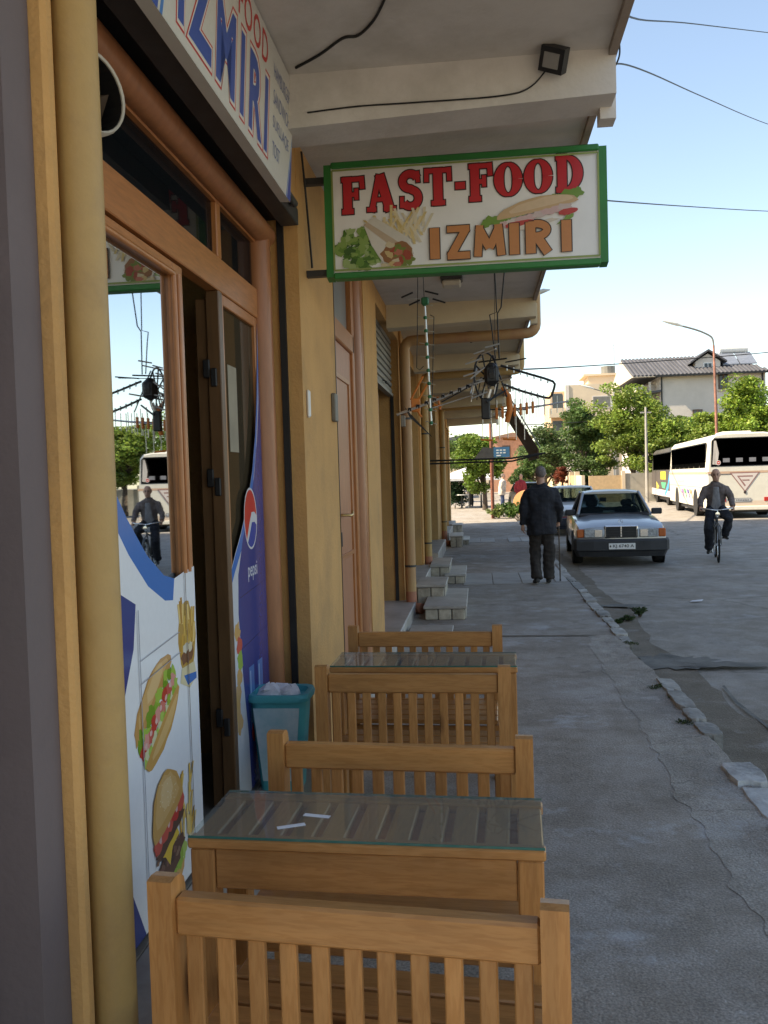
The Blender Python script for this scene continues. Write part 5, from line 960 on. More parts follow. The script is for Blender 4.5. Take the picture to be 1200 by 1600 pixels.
def figure(name, label, loc, rz, J, jacket, trousers, hair, vox=.011, hem=.78, shirt=None, group=None, balding=False, hands=True):
    """J: joints in local coordinates, figure looks to -y"""
    t = thing(name, label, 'person', loc, rz, group); V = {k: Vector(v) for k, v in J.items() if isinstance(v, tuple)}; b = MB(); f = V['face']
    head_shape(b, V['head'], f); b.tube([V['neck']-Vector((0, 0, .05)), V['neck'], V['head']-Vector((0, 0, .05))-f.normalized()*.015], [.075, .058, .054], 12)
    pv, ch = V['pelvis'], V['chest']; ax = (ch-pv)
    def torso(m, g, lo=-.06, hi=1.0):
        rs = []
        for u, rx, ry in ((lo, .155, .105), (.12, .158, .112), (.35, .150, .108), (.62, .165, .115), (.85, .178, .112), (1.0, .165, .095), (1.10, .10, .075)):
            if u <= hi+.11: c_ = pv+ax*u; rs.append(oring(c_, rx+g, ry+g))
        m.loft(rs)
    torso(b, -.012)
    for s in 'LR':
        b.tube([V['sh'+s], V['el'+s], V['wr'+s]], [.048, .038, .026], 10); b.tube([V['hip'+s], V['kn'+s], V['an'+s]], [.078, .052, .036], 10)
        if hands: hand(b, V['wr'+s], V['hd'+s], V['hs'+s], V['hn'+s], J.get('curl'+s, .4))
    body = link('body', remesh(b, vox*.75, 'body', 3), M_SKIN, t)
    j = MB(); torso(j, J.get('jg', .022), J.get('jlo', -.25))
    for s in 'LR':
        j.tube([V['neck']-Vector((0, 0, .07)), V['sh'+s]-Vector((0, 0, .005))], [.075, .068], 12); j.ell(V['sh'+s], (.066, .07, .062), 12, 8); m1 = V['sh'+s].lerp(V['el'+s], .5); m2 = V['el'+s].lerp(V['wr'+s], .5); j.tube([V['sh'+s], m1, V['el'+s], m2, V['wr'+s]+(V['wr'+s]-V['el'+s]).normalized()*.0], [.070, .068, .062, .057, .050], 12)
    j.tube([V['neck']-Vector((0, 0, .075)), V['neck']-Vector((0, 0, .005))-f.normalized()*.01], [.105, .078], 14)
    link('jacket', remesh(j, vox, 'jacket', 7, .022), jacket, t)
    if shirt is not None:
        u = MB(); rs = []
        for q, rx in ((-.10, .10), (.15, .095), (.45, .075), (.75, .060), (1.0, .050)): c_ = pv+ax*q+Vector((0, -.122, 0)); rs.append(oring(c_, rx, .034, 12))
        u.loft(rs); link('shirt', remesh(u, vox*.8, 'shirt', 4), shirt, t)
    p = MB(); p.loft([oring(pv+ax*.16, .150, .115), oring(pv, .168, .125), oring(pv-Vector((0, 0, .08)), .165, .120)])
    for s in 'LR': p.tube([V['hip'+s]+Vector((0, 0, .03)), V['hip'+s].lerp(V['kn'+s], .5), V['kn'+s], V['kn'+s].lerp(V['an'+s], .5), V['an'+s]+(V['an'+s]-V['kn'+s]).normalized()*.02], [.100, .096, .086, .082, .078], 14)
    link('trousers', remesh(p, vox, 'trousers', 7, .022), trousers, t)
    for s in 'LR':
        a = V['an'+s]; d = V['ft'+s].normalized(); m = MB(); m.tube([a-d*.06-Vector((0, 0, .055)), a+d*.02-Vector((0, 0, .050)), a+d*.11-Vector((0, 0, .060)), a+d*.18-Vector((0, 0, .068))], [.036, .044, .042, .026], 12, flat=.8); m.tube([a+Vector((0, 0, .02)), a-Vector((0, 0, .04))], [.045, .045], 10)
        link('shoe', remesh(m, vox*.8, 'shoe', 3), M_SHOE, t)
    h = MB(); c_ = V['head']; fu = f.normalized(); sd2 = fu.cross(Vector((0, 0, 1)))
    if balding:
        for q in (-1, 1): h.ell(c_+sd2*q*.060-fu*.025+Vector((0, 0, .012)), (.026, .045, .050), 12, 8)
        h.ell(c_-fu*.072+Vector((0, 0, -.008)), (.062, .038, .062), 12, 8)
    else: h.ell(c_-fu*.026+Vector((0, 0, .028)), (.080, .092, .093), 16, 10); h.ell(c_-fu*.052-Vector((0, 0, .015)), (.062, .050, .048), 12, 8)
    ho = link('hair', remesh(h, vox*.7, 'hair', 2), hair, t)
    if J.get('eyes'):
        for q in (-1, 1): MB().ell(c_+fu*.085+sd2*q*.030+Vector((0, 0, .008)), (.016, .010, .008), 8, 6).build('eye', M_BLACK, t); MB().tube([c_+fu*.094+sd2*q*.014+Vector((0, 0, .029)), c_+fu*.086+sd2*q*.048+Vector((0, 0, .030))], .006, 6).build('eyebrow', hair, t)
        MB().tube([c_+fu*.092-sd2*.022-Vector((0, 0, .061)), c_+fu*.0995-Vector((0, 0, .060)), c_+fu*.092+sd2*.022-Vector((0, 0, .061))], .0045, 6).build('lips', mat('lips', (.30, .12, .10), .6), t)
    return t
G_HAIR = mat('grey hair', (.20, .165, .15), .8, var=.2, scale=40, bump=.5, bscale=80)
# man walking away, cane in the right hand (local -y is where he looks; turned round to face up the street)
JW = dict(pelvis=(0, 0, .90), chest=(0, -.035, 1.36), neck=(0, -.045, 1.47), head=(0, -.075, 1.60), face=(.18, -1, -.12), shL=(.182, -.02, 1.345), elL=(.262, .03, 1.10), wrL=(.272, -.02, .86), hdL=(0, -.12, -1), hsL=(-.1, -1, 0), hnL=(-1, 0, 0),
          shR=(-.182, -.02, 1.345), elR=(-.262, .04, 1.11), wrR=(-.255, -.12, .90), hdR=(.1, -.45, -.9), hsR=(.3, -.9, -.2), hnR=(1, 0, 0), curlR=.9, hipL=(.085, 0, .88), knL=(.10, -.06, .48), anL=(.095, .12, .10), ftL=(.15, -1, -.12), hipR=(-.085, 0, .88), knR=(-.10, -.02, .47), anR=(-.085, .0, .085), ftR=(-.1, -1, 0), jlo=-.40, jg=.062)
figure('person', 'person in dark jacket walking away along the pavement with a cane', (.90, 12.75, .012), R(180), JW, cloth('dark navy jacket', (.022, .023, .030)), cloth('dark brown trousers', (.035, .028, .024)), G_HAIR)
cn = thing('walking_cane', 'thin brown walking cane held by the person walking away', 'cane', (1.17, 12.95, .012)); MB().tube([(.0, 0, 0), (-.01, -.03, .78)], [.009, .010], 8).build('shaft', M_DKBR, cn); MB().tube([(-.01, -.03, .78), (-.012, -.02, .82), (-.012, .03, .835), (-.012, .07, .815)], .011, 8).build('handle', M_DKBR, cn, smooth=60); MB().lathe([(.013, 0), (.011, .03)], (0, 0, 0), 'z', 8).build('rubber_tip', M_BLACK, cn)
# cyclist and bicycle, coming towards us (local -y)
bx, by, brz = 4.50, 17.0, R(-12)
bk = thing('bicycle', 'old bicycle with upright handlebar ridden along the road', 'bicycle', (bx, by, RZ), brz); M_BIKE = mat('dull bicycle paint', (.10, .10, .10), .45, var=.15); r = .335
for nm, y in (('front_wheel', -.53), ('rear_wheel', .53)):
    o = MB().torus((0, y, r), r-.018, .019, 'x', 32, 8).build(nm, M_TYRE, bk, smooth=60); MB().torus((0, y, r), r-.042, .010, 'x', 32, 6).build('rim', M_CHROME, o, smooth=60); mb = MB()
    for k in range(18): a = 2*math.pi*k/18; mb.tube([(.02*(-1)**k, y, r), (0, y+(r-.045)*math.cos(a), r+(r-.045)*math.sin(a))], .0018, 4)
    mb.build('spokes', M_CHROME, o); MB().lathe([(.022, -.05), (.022, .05)], (0, y, r), 'x', 10).build('hub', M_STEEL, o)
    g = [(0, y+(r+.02)*math.cos(R(a)), r+(r+.02)*math.sin(R(a))) for a in range(20, 161, 10)]; MB().tube(g, .022, 6, flat=.4).build('mudguard', M_BIKE, bk)
hd, bb, st_ = (0, -.37, .86), (0, .06, .29), (0, .20, .80)
MB().tube([hd, bb], .017, 8).tube([bb, st_], .015, 8).tube([(0, -.355, .80), (0, .18, .70)], .015, 8).build('frame', M_BIKE, bk, smooth=60)
for s in (-1, 1): MB().tube([(s*.055, -.53, r), (s*.05, -.45, .66), (0, -.39, .74)], .011, 6).build('fork_blade', M_BIKE, bk); MB().tube([(s*.05, .53, r), bb], .009, 6).build('chain_stay', M_BIKE, bk); MB().tube([(s*.05, .53, r), (0, .19, .72)], .008, 6).build('seat_stay', M_BIKE, bk)
MB().tube([(0, -.38, .84), (0, -.36, .98)], .013, 8).build('stem', M_CHROME, bk); MB().tube(smooth_path([(-.28, -.20, .985), (-.25, -.30, 1.0), (-.12, -.39, .985), (0, -.37, .97), (.12, -.39, .985), (.25, -.30, 1.0), (.28, -.20, .985)], 4), .012, 8).build('handlebar', M_CHROME, bk, smooth=60)
for s in (-1, 1): MB().tube([(s*.287, -.18, .985), (s*.268, -.26, .99)], .017, 8).build('grip', M_BLACK, bk)
MB().lathe([(.03, -.43), (.042, -.47), (.040, -.48), (.01, -.482)], (0, 0, .90), 'y', 14).build('head_lamp', M_CHROME, bk, smooth=50); MB().tube([(0, .20, .80), (0, .215, .90)], .013, 8).build('seat_post', M_CHROME, bk); MB().tube([(0, .02, .925), (0, .15, .925), (0, .30, .935)], [.022, .05, .095], 12, flat=.45).build('saddle', M_BLACK, bk, smooth=60)
for s, dz in ((1, .13), (-1, -.14)): MB().tube([(s*.06, .06, .29), (s*.075, .04, .29+dz)], .010, 6).build('crank', M_CHROME, bk); MB().box(s*.125-.045, s*.125+.045, .0, .08, .29+dz-.01, .29+dz+.012).build('pedal', M_BLACK, bk)
JC = dict(pelvis=(0, .17, .985), chest=(0, .05, 1.40), neck=(0, .02, 1.50), head=(0, -.02, 1.63), face=(0, -1, -.10), eyes=1, shL=(.180, .05, 1.37), elL=(.275, .0, 1.16), wrL=(.285, -.14, 1.03), hdL=(-.05, -.75, -.35), hsL=(-1, 0, .1), hnL=(0, -.3, -1), curlL=.9,
          shR=(-.180, .05, 1.37), elR=(-.275, .0, 1.16), wrR=(-.285, -.14, 1.03), hdR=(.05, -.75, -.35), hsR=(1, 0, .1), hnR=(0, -.3, -1), curlR=.9, hipL=(.09, .13, .96), knL=(.22, -.24, .80), anL=(.145, .03, .505), ftL=(.25, -1, -.1), hipR=(-.09, .13, .96), knR=(-.15, -.18, .60), anR=(-.13, .06, .235), ftR=(-.2, -1, -.15), jlo=.02)
figure('person', 'person in grey brown jacket riding the bicycle', (bx, by, RZ), brz, JC, cloth('grey brown jacket', (.16, .128, .122)), cloth('dark blue trousers', (.020, .023, .032)), mat('short dark hair', (.05, .04, .035), .8, var=.2), shirt=cloth('grey shirt', (.27, .27, .29)), balding=True)
# far people at the sunlit end
JS = dict(JW); JS.update(knL=(.09, -.03, .48), anL=(.09, .0, .085), hdL=(0, -.1, -1), wrR=(-.255, -.03, .86), hdR=(0, -.12, -1), hsR=(.1, -1, 0))
figure('person', 'person in pale shirt and blue trousers standing beside the rusty pole', (1.05, 40.0, 0), R(90), JS, cloth('pale shirt', (.52, .46, .40)), cloth('blue jeans', (.03, .05, .11)), G_HAIR, vox=.025, hands=False)
figure('person', 'person in red top beyond the round planter', (1.95, 41.0, -.05), R(20), JS, cloth('red top', (.32, .03, .04)), cloth('dark trousers', (.02, .02, .025)), mat('dark hair', (.03, .025, .02), .8), vox=.025, hands=False)
figure('person', 'person in black clothes under the white parasol', (-.45, 47.0, 0), R(-40), JS, cloth('black top', (.02, .02, .024)), cloth('black trousers', (.02, .02, .02)), mat('dark hair', (.03, .025, .02), .8), vox=.025, hands=False)
# ================================================================ trees and plants
def leafmat(name, c, rnd=.25):
    if name in MATS: return MATS[name]
    m = mat(name, (1, 1, 1), .55, var=.18, scale=1.2, attr='Col'); nt = m.node_tree; p = nt.nodes['Principled BSDF']; L = nt.links
    src = p.inputs['Base Color'].links[0].from_socket; tr = nn(nt, 'ShaderNodeBsdfTranslucent'); L.new(src, tr.inputs[0]); mx = nn(nt, 'ShaderNodeMixShader'); mx.inputs[0].default_value = .38
    L.new(p.outputs[0], mx.inputs[1]); L.new(tr.outputs[0], mx.inputs[2]); L.new(mx.outputs[0], nt.nodes['Material Output'].inputs[0]); return m
M_LEAF = leafmat('leaves', None); M_BARK = mat('bark', (.10, .075, .055), .9, var=.3, scale=8, bump=.6); M_LIMEW = mat('whitewashed bark', (.62, .60, .56), .9, var=.12, scale=8, bump=.4)
def leaves(mb, rd, c, rad, n, size, col):
    for _ in range(n):
        while True:
            d = Vector((rd.uniform(-1, 1), rd.uniform(-1, 1), rd.uniform(-1, 1)))
            if d.length <= 1: break
        p = Vector(c)+Vector((d.x*rad[0], d.y*rad[1], d.z*rad[2])); a = Vector((rd.gauss(0, 1), rd.gauss(0, 1), rd.gauss(0, .6))).normalized(); b = a.cross(Vector((rd.gauss(0, 1), rd.gauss(0, 1), rd.gauss(0, 1)))).normalized()
        s = size*rd.uniform(.6, 1.25); k = rd.uniform(.72, 1.28); mb.cur = (col[0]*k*rd.uniform(.85, 1.2), col[1]*k, col[2]*k)
        mb.add([p-a*s*.5, p+b*s*.28-a*s*.05, p+a*s*.5, p-b*s*.28+a*s*.05], [(0, 1, 2, 3)])
def tree(name, label, x, y, z0, h, rx, trunk, col, seed, leaf=.20, clumps=75, per=170, group=None, white=False, low=.25, ry=None):
    t = thing(name, label, 'tree', (x, y, z0), 0, group); rd = random.Random(seed); mb = MB(); ch = h-trunk; cz = trunk+ch*.5; ry = ry or rx*.9; lim = MB(); cs = []
    lobes = [(Vector((rd.uniform(-.55, .55), rd.uniform(-.5, .5), rd.uniform(-.6, .62))), rd.uniform(.36, .58)) for _ in range(7)]+[(Vector((0, 0, .45)), .5)]
    for k in range(clumps):
        lc, lr = lobes[k % len(lobes)]; lk = .78+.44*((k % len(lobes))*.37 % 1)
        while True:
            d = Vector((rd.uniform(-1, 1), rd.uniform(-1, 1), rd.uniform(-1, 1)))
            if .35 < d.length <= 1: break
        d = lc+d*lr; c = Vector((d.x*rx*.92, d.y*ry*.92, cz+d.z*ch*.46)); s = rd.uniform(.17, .34)*rx; cs.append(c); kk = lk*rd.uniform(.72, 1.25)
        leaves(mb, rd, c, (s*1.1, s*1.1, s*.62), int(per*1.25), leaf*rd.uniform(.85, 1.2), tuple(v*kk for v in col))
    tr = .045*h**.75; lean = Vector((rd.uniform(-.15, .15), 0, 0)); top = Vector((0, 0, trunk+ch*.55))+lean
    lim.tube([(0, 0, -.1), (0, 0, trunk*.5), lean*.5+Vector((0, 0, trunk)), top], [tr*1.25, tr, tr*.85, tr*.3], 9)
    for c in cs[::4]: b = Vector((0, 0, trunk*.9+rd.random()*ch*.3)); lim.tube([b, b.lerp(c, .5)+Vector((0, 0, .1)), c], [tr*.4, tr*.25, tr*.1], 5)
    tk = lim.build('trunk', M_BARK, t, smooth=60)
    if white: MB().lathe([(tr*1.33, -.08), (tr*1.14, min(1.25, trunk*.7))], (0, 0, 0), 'z', 12).build('whitewash', M_LIMEW, tk)
    mb.build('crown', M_LEAF, t); return t
GT = 'street trees across the road'
GB = (.24, .34, .055); GD = (.105, .18, .048); GM = (.175, .265, .052)
def tree_px(name, label, px, d, pxl, pxr, ytop, ybot, col, seed, z0=RZ, **kw):
    c = at_d((pxl+pxr)/2, 740, d); zt = at_d((pxl+pxr)/2, ytop, d).z-z0; zb = max(.6, at_d((pxl+pxr)/2, ybot, d).z-z0); return tree(name, label, c.x, d, z0, zt, (pxr-pxl)/2/FPX*d, zb, col, seed, **kw)
tree_px('broadleaf_tree', 'small bright tree on the pavement beyond the shop row', 755, 41.5, 706, 808, 676, 772, (.17, .27, .04), 1, z0=0, leaf=.16, clumps=75, per=136)
tree_px('broadleaf_tree', 'far pale green tree above the head of the person with the cane', 850, 72, 800, 902, 660, 768, (.12, .19, .06), 2, leaf=.24, clumps=75, per=119, group=GT)
tree_px('broadleaf_tree', 'low dark tree in front of the pinkish far house', 830, 60, 800, 868, 712, 772, GD, 12, leaf=.2, clumps=40, group=GT)
tree_px('broadleaf_tree', 'tall dark green tree in front of the cream block', 918, 59, 868, 962, 626, 756, GD, 3, leaf=.2, clumps=87, per=153, white=True, group=GT)
tree_px('broadleaf_tree', 'tall bright green tree with whitewashed trunk before the garden wall', 990, 55, 930, 1052, 600, 750, GB, 4, leaf=.2, clumps=100, per=161, white=True, group=GT)
tree_px('broadleaf_tree', 'mid green tree rising behind the dark sided coach', 1052, 57, 1000, 1110, 640, 752, GM, 5, leaf=.2, clumps=82, per=153, white=True, group=GT)
tree_px('broadleaf_tree', 'darker tree below the plain wall of the white house', 1085, 59, 1040, 1130, 662, 740, GD, 6, leaf=.2, clumps=70, per=136, group=GT)
tree_px('broadleaf_tree', 'fresh green tree right behind the white coach roof beside the lamp pole', 1112, 50, 1070, 1152, 636, 740, GB, 7, leaf=.18, clumps=75, per=153, group=GT)
tree_px('broadleaf_tree', 'largest sunlit tree beside the white house windows', 1185, 48, 1122, 1250, 588, 735, (.25, .37, .045), 8, leaf=.18, clumps=112, per=170, group=GT)
tree_px('broadleaf_tree', 'sunlit tree standing past the largest one, beyond the coach', 1290, 50, 1225, 1355, 610, 735, GB, 9, leaf=.2, clumps=87, per=153, group=GT)
tree_px('broadleaf_tree', 'spreading tree far along the road past the sunlit trees', 1440, 52, 1360, 1520, 600, 735, GM, 10, leaf=.22, clumps=87, per=136, group=GT)
tree_px('broadleaf_tree', 'mid green tree filling the gap between the tall dark and the bright tree', 948, 63, 905, 985, 650, 758, GM, 31, leaf=.22, clumps=80, per=130, group=GT)
tree_px('broadleaf_tree', 'yellow green tree above the joint of the two coaches', 1030, 53.5, 985, 1085, 655, 750, GB, 32, leaf=.2, clumps=80, per=130, group=GT)
tree_px('broadleaf_tree', 'low bushy tree peeping over the white coach roof', 1140, 53, 1095, 1180, 640, 740, GM, 33, leaf=.2, clumps=80, per=130, group=GT)
tree_px('ornamental_tree', 'small red leaved tree beside the far garden wall', 877, 62, 863, 893, 728, 757, (.26, .07, .035), 11, leaf=.14, clumps=44, per=50)
def bush(name, label, x, y, z, r, h, col, seed, leaf=.08, n=16, per=40, stems=6):
    t = thing(name, label, 'plant', (x, y, z)); rd = random.Random(seed); mb = MB(); st = MB()
    for k in range(n): a = rd.uniform(0, 6.28); q = rd.random()**.5*r*.8; c = Vector((q*math.cos(a), q*math.sin(a), h*rd.uniform(.25, .85))); leaves(mb, rd, c, (r*.32, r*.32, h*.22), per, leaf, col)
    for k in range(stems): a = rd.uniform(0, 6.28); st.tube([(0, 0, -.02), (r*.5*math.cos(a), r*.5*math.sin(a), h*.7)], [.012, .005], 5)
    mb.build('foliage', M_LEAF, t); st.build('stem', M_BARK, t); return t
bush('climbing_plant', 'leafy plant spilling at the foot of the round planter', 1.45, 33.0, 0, .75, .62, (.10, .19, .035), 21, .13, 26, 40); bush('grass_tuft', 'tuft of pale grass at the foot of the rusty pole', .58, 32.5, 0, .35, .50, (.20, .27, .07), 22, .12, 14, 40); bush('climbing_plant', 'small leafy plant between the rusty pole and the round planter', .95, 34.0, 0, .5, .5, (.12, .20, .04), 23, .12, 18, 40)
hd_ = bush('hedge', 'dark hedge beside the white parasol at the end of the shops', -1.25, 44.5, 0, .7, 1.6, (.03, .075, .025), 24, .15, 40, 60)
for k, (px, py, r_, h_) in enumerate(((982, 970, .10, .07), (1000, 962, .10, .10), (966, 974, .05, .05))):
    c = at_z(px, py, RZ+.01); bush('weed', ('low weed by the broken kerb', 'tallest weed in the gutter', 'smallest weed against the kerb stones')[k], c.x, c.y, RZ+.012, r_, h_, (.06, .10, .03), 40+k, .022, 22, 40)
# moss in the kerb joints: nobody could count it
mb = MB(); rd = random.Random(7)
for px, py in ((1022, 1073), (1030, 1070), (1052, 1088), (1066, 1126), (1072, 1128), (982, 1003), (990, 1005), (1070, 1097)):
    c = at_z(px, py, .014); leaves(mb, rd, (c.x, c.y, .012), (.05, .04, .012), 60, .018, (.07, .10, .03))
o = mb.build('moss', M_LEAF); o['kind'] = 'stuff'; o['label'] = 'tufts of moss in the kerb joints'; o['category'] = 'moss'
# ================================================================ houses behind
M_WALLW = mat('warm white render', (.60, .54, .48), .9, var=.05, scale=.6, dirt=(.45, .40, .35), dirt_scale=.5, dirt_amt=.4); M_WALLC = mat('cream render', (.62, .50, .36), .9, var=.05, scale=.6, dirt=(.5, .4, .3), dirt_scale=.4, dirt_amt=.4); M_TILE = mat('dark roof tile', (.085, .085, .095), .7, var=.15, scale=2, rnd=.15); M_WOODD = mat('brown window shutter', (.12, .07, .045), .6, var=.15); M_WGL = mat('dark window pane', (.04, .05, .06), .1, var=.1); M_SOFF = mat('pale soffit', (.55, .47, .38), .9, var=.04)
dh = 62.0; hx0 = at_d(1033, 650, dh).x; hx1 = at_d(1197, 650, dh).x; ze = at_d(1115, 583, dh).z; zr_ = ze+1.75
H = thing('white_house', 'white rendered house with dark tiled roof, dormer and solar heater', 'house', (hx0, dh, RZ))
def hp(name, m, *b, parent=None):
    os_ = [MB().box(*q).build(name, m, parent or H, True) for q in b]
    return os_[0]
hp('wall', M_WALLW, (hx0, hx1, dh, dh+9, RZ, ze)); hp('side_wing_wall', M_WALLW, (hx0-1.35, hx0-.002, dh+1.6, dh+8.5, RZ, ze-.5))
rx0, rx1 = hx0-.35, hx1+.25; ymid = dh+4.5
mb = MB(); mb.add([(rx0-1.6, dh-.45, ze-.05), (rx1, dh-.45, ze-.05), (rx1-1.5, ymid, zr_), (rx0-1.6, ymid, zr_), (rx0-1.6, dh+9.4, ze-.05), (rx1, dh+9.4, ze-.05)], [(0, 1, 2, 3), (3, 2, 5, 4), (1, 5, 2), (0, 3, 4), (0, 4, 5, 1)]); rf = mb.build('roof', M_TILE, H, True)
me = MB().tube([(0, 0, 0), (0, 1, 0)], .10, 6).mesh('tile_row'); Lr = math.hypot(ymid-dh+.45, zr_-ze+.05)
for k in range(34):
    x = rx0-1.5+k*(rx1-rx0+1.4)/33.5; fr = min(1, max(.05, (rx1-x)/1.5)); o = link('tile_row', me, M_TILE, rf); o.matrix_parent_inverse = wmat(rf).inverted(); o.location = (x, dh-.47, ze-.03); o.rotation_euler = (math.atan2(zr_-ze+.05, ymid-dh+.45), 0, 0); o.scale = (1, Lr*fr, .6)
hp('gutter', M_BLACK, (rx0-.1, rx1+.05, dh-.60, dh-.46, ze-.16, ze-.04), parent=rf); hp('soffit', M_SOFF, (rx0-1.6, rx1, dh-.45, dh-.002, ze-.12, ze-.052)); hp('downspout', M_BLACK, (hx0+.02, hx0+.10, dh-.10, dh-.005, ze-4, ze-.14), (hx1-.25, hx1-.17, dh-.10, dh-.005, ze-4, ze-.14))
MB().prism([(dh-.40, ze-.12), (ymid, zr_-.10), (dh+9.3, ze-.12)], rx0-1.60, rx0-1.66, 'x').build('gable_panel', M_SOFF, H, True); MB().prism([(rx0-1.9, ze-1.35), (hx0+.0, ze-1.15), (hx0+.0, ze-1.02), (rx0-1.9, ze-1.22)], dh-.2, dh+1.58, 'y').build('pent_roof', M_TILE, H, True)
hp('balcony_wall', M_WALLW, (hx0-1.30, hx0-.003, dh+.2, dh+.35, ze-3.6, ze-2.6)); hp('balcony_slab', M_WALLW, (hx0-1.35, hx0-.003, dh+.0, dh+1.58, ze-3.8, ze-3.61)); hp('balcony_post', M_WALLW, (hx0-1.30, hx0-1.1, dh+.2, dh+.4, ze-2.6, ze-.6), (hx0-.75, hx0-.60, dh+.2, dh+.35, ze-2.6, ze-.4))
for px, yt, yb_, wd, shut in ((1130, 584, 608, 16, 0), (1170, 591, 626, 27, 1), (1090, 640, 665, 16, 0)):
    a, b = at_d(px-wd/2, yt, dh), at_d(px+wd/2, yb_, dh); wdo = hp('window', M_WOODD, (a.x, b.x, dh-.05, dh-.002, b.z, a.z)); hp('pane', M_WGL, (a.x+.08, b.x-.08, dh-.06, dh-.051, b.z+.08, a.z-.08), parent=wdo)
    for k in range(3 if shut else 1): x = a.x+(b.x-a.x)*(k+1)/((3 if shut else 1)+1); hp('mullion', M_WOODD, (x-.05, x+.05, dh-.075, dh-.061, b.z, a.z), parent=wdo)
    hp('sill', M_SOFF, (a.x-.1, b.x+.1, dh-.14, dh-.003, b.z-.1, b.z-.003), parent=wdo)
dx = at_d(1104, 560, dh+1.4).x; dz = ze+.12; dm = hp('dormer', M_WALLW, (dx-.85, dx+.85, dh+1.1, dh+3.6, ze+.1, dz+.85))
MB().prism([(dx-1.25, dz+.72), (dx, dz+1.55), (dx+1.25, dz+.72), (dx+1.25, dz+.84), (dx, dz+1.68), (dx-1.25, dz+.84)], dh+.8, dh+4, 'y').build('dormer_roof', M_TILE, dm, True); MB().prism([(dx-.85, dz+.85), (dx+.85, dz+.85), (dx, dz+1.40)], dh+1.12, dh+1.3, 'y').build('dormer_gable', M_WALLW, dm, True); hp('dormer_window', M_WHITEP, (dx-.30, dx+.30, dh+1.05, dh+1.098, dz+.15, dz+.75), parent=dm); hp('dormer_pane', M_WGL, (dx-.24, dx-.03, dh+1.03, dh+1.048, dz+.2, dz+.7), (dx+.03, dx+.24, dh+1.03, dh+1.048, dz+.2, dz+.7), parent=dm)
sx = at_d(1150, 555, dh+2.2).x; sh_ = thing('solar_heater', 'solar water heater with two panels and white tank on the house roof', 'solar heater', (sx, dh+1.5, ze+.6)); M_SOL = mat('solar panel', (.20, .21, .23), .3, var=.1)
for k in (0, 1): mb = MB(); x = sx-1.15+k*1.2; mb.add([(x, dh+1.3, ze+.75), (x+1.12, dh+1.3, ze+.75), (x+1.12, dh+2.9, ze+1.75), (x, dh+2.9, ze+1.75), (x, dh+1.3, ze+.68), (x+1.12, dh+1.3, ze+.68), (x+1.12, dh+2.9, ze+1.68), (x, dh+2.9, ze+1.68)], [(0, 1, 2, 3), (7, 6, 5, 4), (0, 4, 5, 1), (1, 5, 6, 2), (2, 6, 7, 3), (3, 7, 4, 0)]); mb.build('panel', mat('pale solar panel', (.17, .19, .23), .25, var=.1), sh_, True)
MB().tube([(sx-.95, dh+3.0, ze+2.0), (sx+1.0, dh+3.0, ze+2.0)], .30, 14).build('tank', M_WHITEP, sh_, True, smooth=50); MB().box(sx-.9, sx-.8, dh+2.8, dh+3.1, ze+.9, ze+1.8).box(sx+.8, sx+.9, dh+2.8, dh+3.1, ze+.9, ze+1.8).build('stand', M_STEEL, sh_, True)
dc = 86.0; cx0 = at_d(884, 640, dc).x; cx1 = at_d(1008, 640, dc).x; ct_ = at_d(930, 600, dc).z
B = thing('apartment_block', 'cream flat roofed apartment block with stacked balconies at its corner', 'building', (cx0, dc, RZ))
hp('wall', M_WALLC, (cx0, cx1, dc, dc+12, RZ, ct_), parent=B); hp('wall_rib', M_WALLW, (cx0, cx0+.35, dc-.08, dc-.002, RZ, ct_), (cx0+4.5, cx0+4.7, dc-.06, dc-.002, RZ, ct_), parent=B); hp('balcony_bay', mat('peach render', (.62, .42, .26), .9, var=.05), (cx0-1.35, cx0-.002, dc+1.0, dc+10, RZ, ct_-.5), parent=B)
for k in range(3):
    z = ct_-1.2-k*2.7; bl = hp('balcony', M_WALLC, (cx0-1.6, cx0-.004, dc+.1, dc+.98, z-1.9, z-1.0), parent=B); hp('balcony_opening', M_WGL, (cx0-1.2, cx0-.2, dc+.985, dc+.998, z-.95, z+.5), parent=bl)
tx = at_d(948, 600, dc).x; tw = hp('roof_tower', M_WALLC, (tx-1.5, tx+1.4, dc+2, dc+6, ct_, ct_+1.0), parent=B); hp('tower_slab', M_WALLC, (tx-2.0, tx+1.9, dc+1.7, dc+6.3, ct_+1.0, ct_+1.2), parent=tw); MB().lathe([(.7, ct_+1.2), (.7, ct_+2.0)], (tx+.6, dc+3, 0), 'z', 14).build('water_tank', M_SHUT, tw, True); MB().tube([(tx+1.2, dc+3, ct_+1.2), (tx+1.2, dc+3, ct_+4.2)], .05, 5).build('mast', M_STEEL, tw, True)
p = at_d(940, 626, dc); wv = hp('window', M_WALLW, (p.x-.9, p.x+.9, dc-.04, dc-.002, p.z-.7, p.z+.5), parent=B); hp('pane', M_SHUT, (p.x-.8, p.x+.8, dc-.05, dc-.041, p.z-.6, p.z+.4), parent=wv)
d5 = 78.0; a, b = at_d(890, 690, d5), at_d(935, 690, d5); S = thing('small_house', 'small white house with dark roof behind the far dark tree', 'house', (a.x, d5, RZ)); zt = at_d(900, 690, d5).z; hp('wall', M_WALLW, (a.x, b.x, d5, d5+6, RZ, zt), parent=S); MB().prism([(a.x-.4, zt), (b.x+.4, zt), ((a.x+b.x)/2, zt+1.1)], d5-.4, d5+6.4, 'y').build('roof', M_TILE, S, True); wv = hp('window', M_WOODD, (a.x+.5, a.x+1.3, d5-.04, d5-.002, zt-2, zt-.8), parent=S); hp('pane', M_WGL, (a.x+.58, a.x+1.22, d5-.05, d5-.041, zt-1.9, zt-.9), parent=wv)
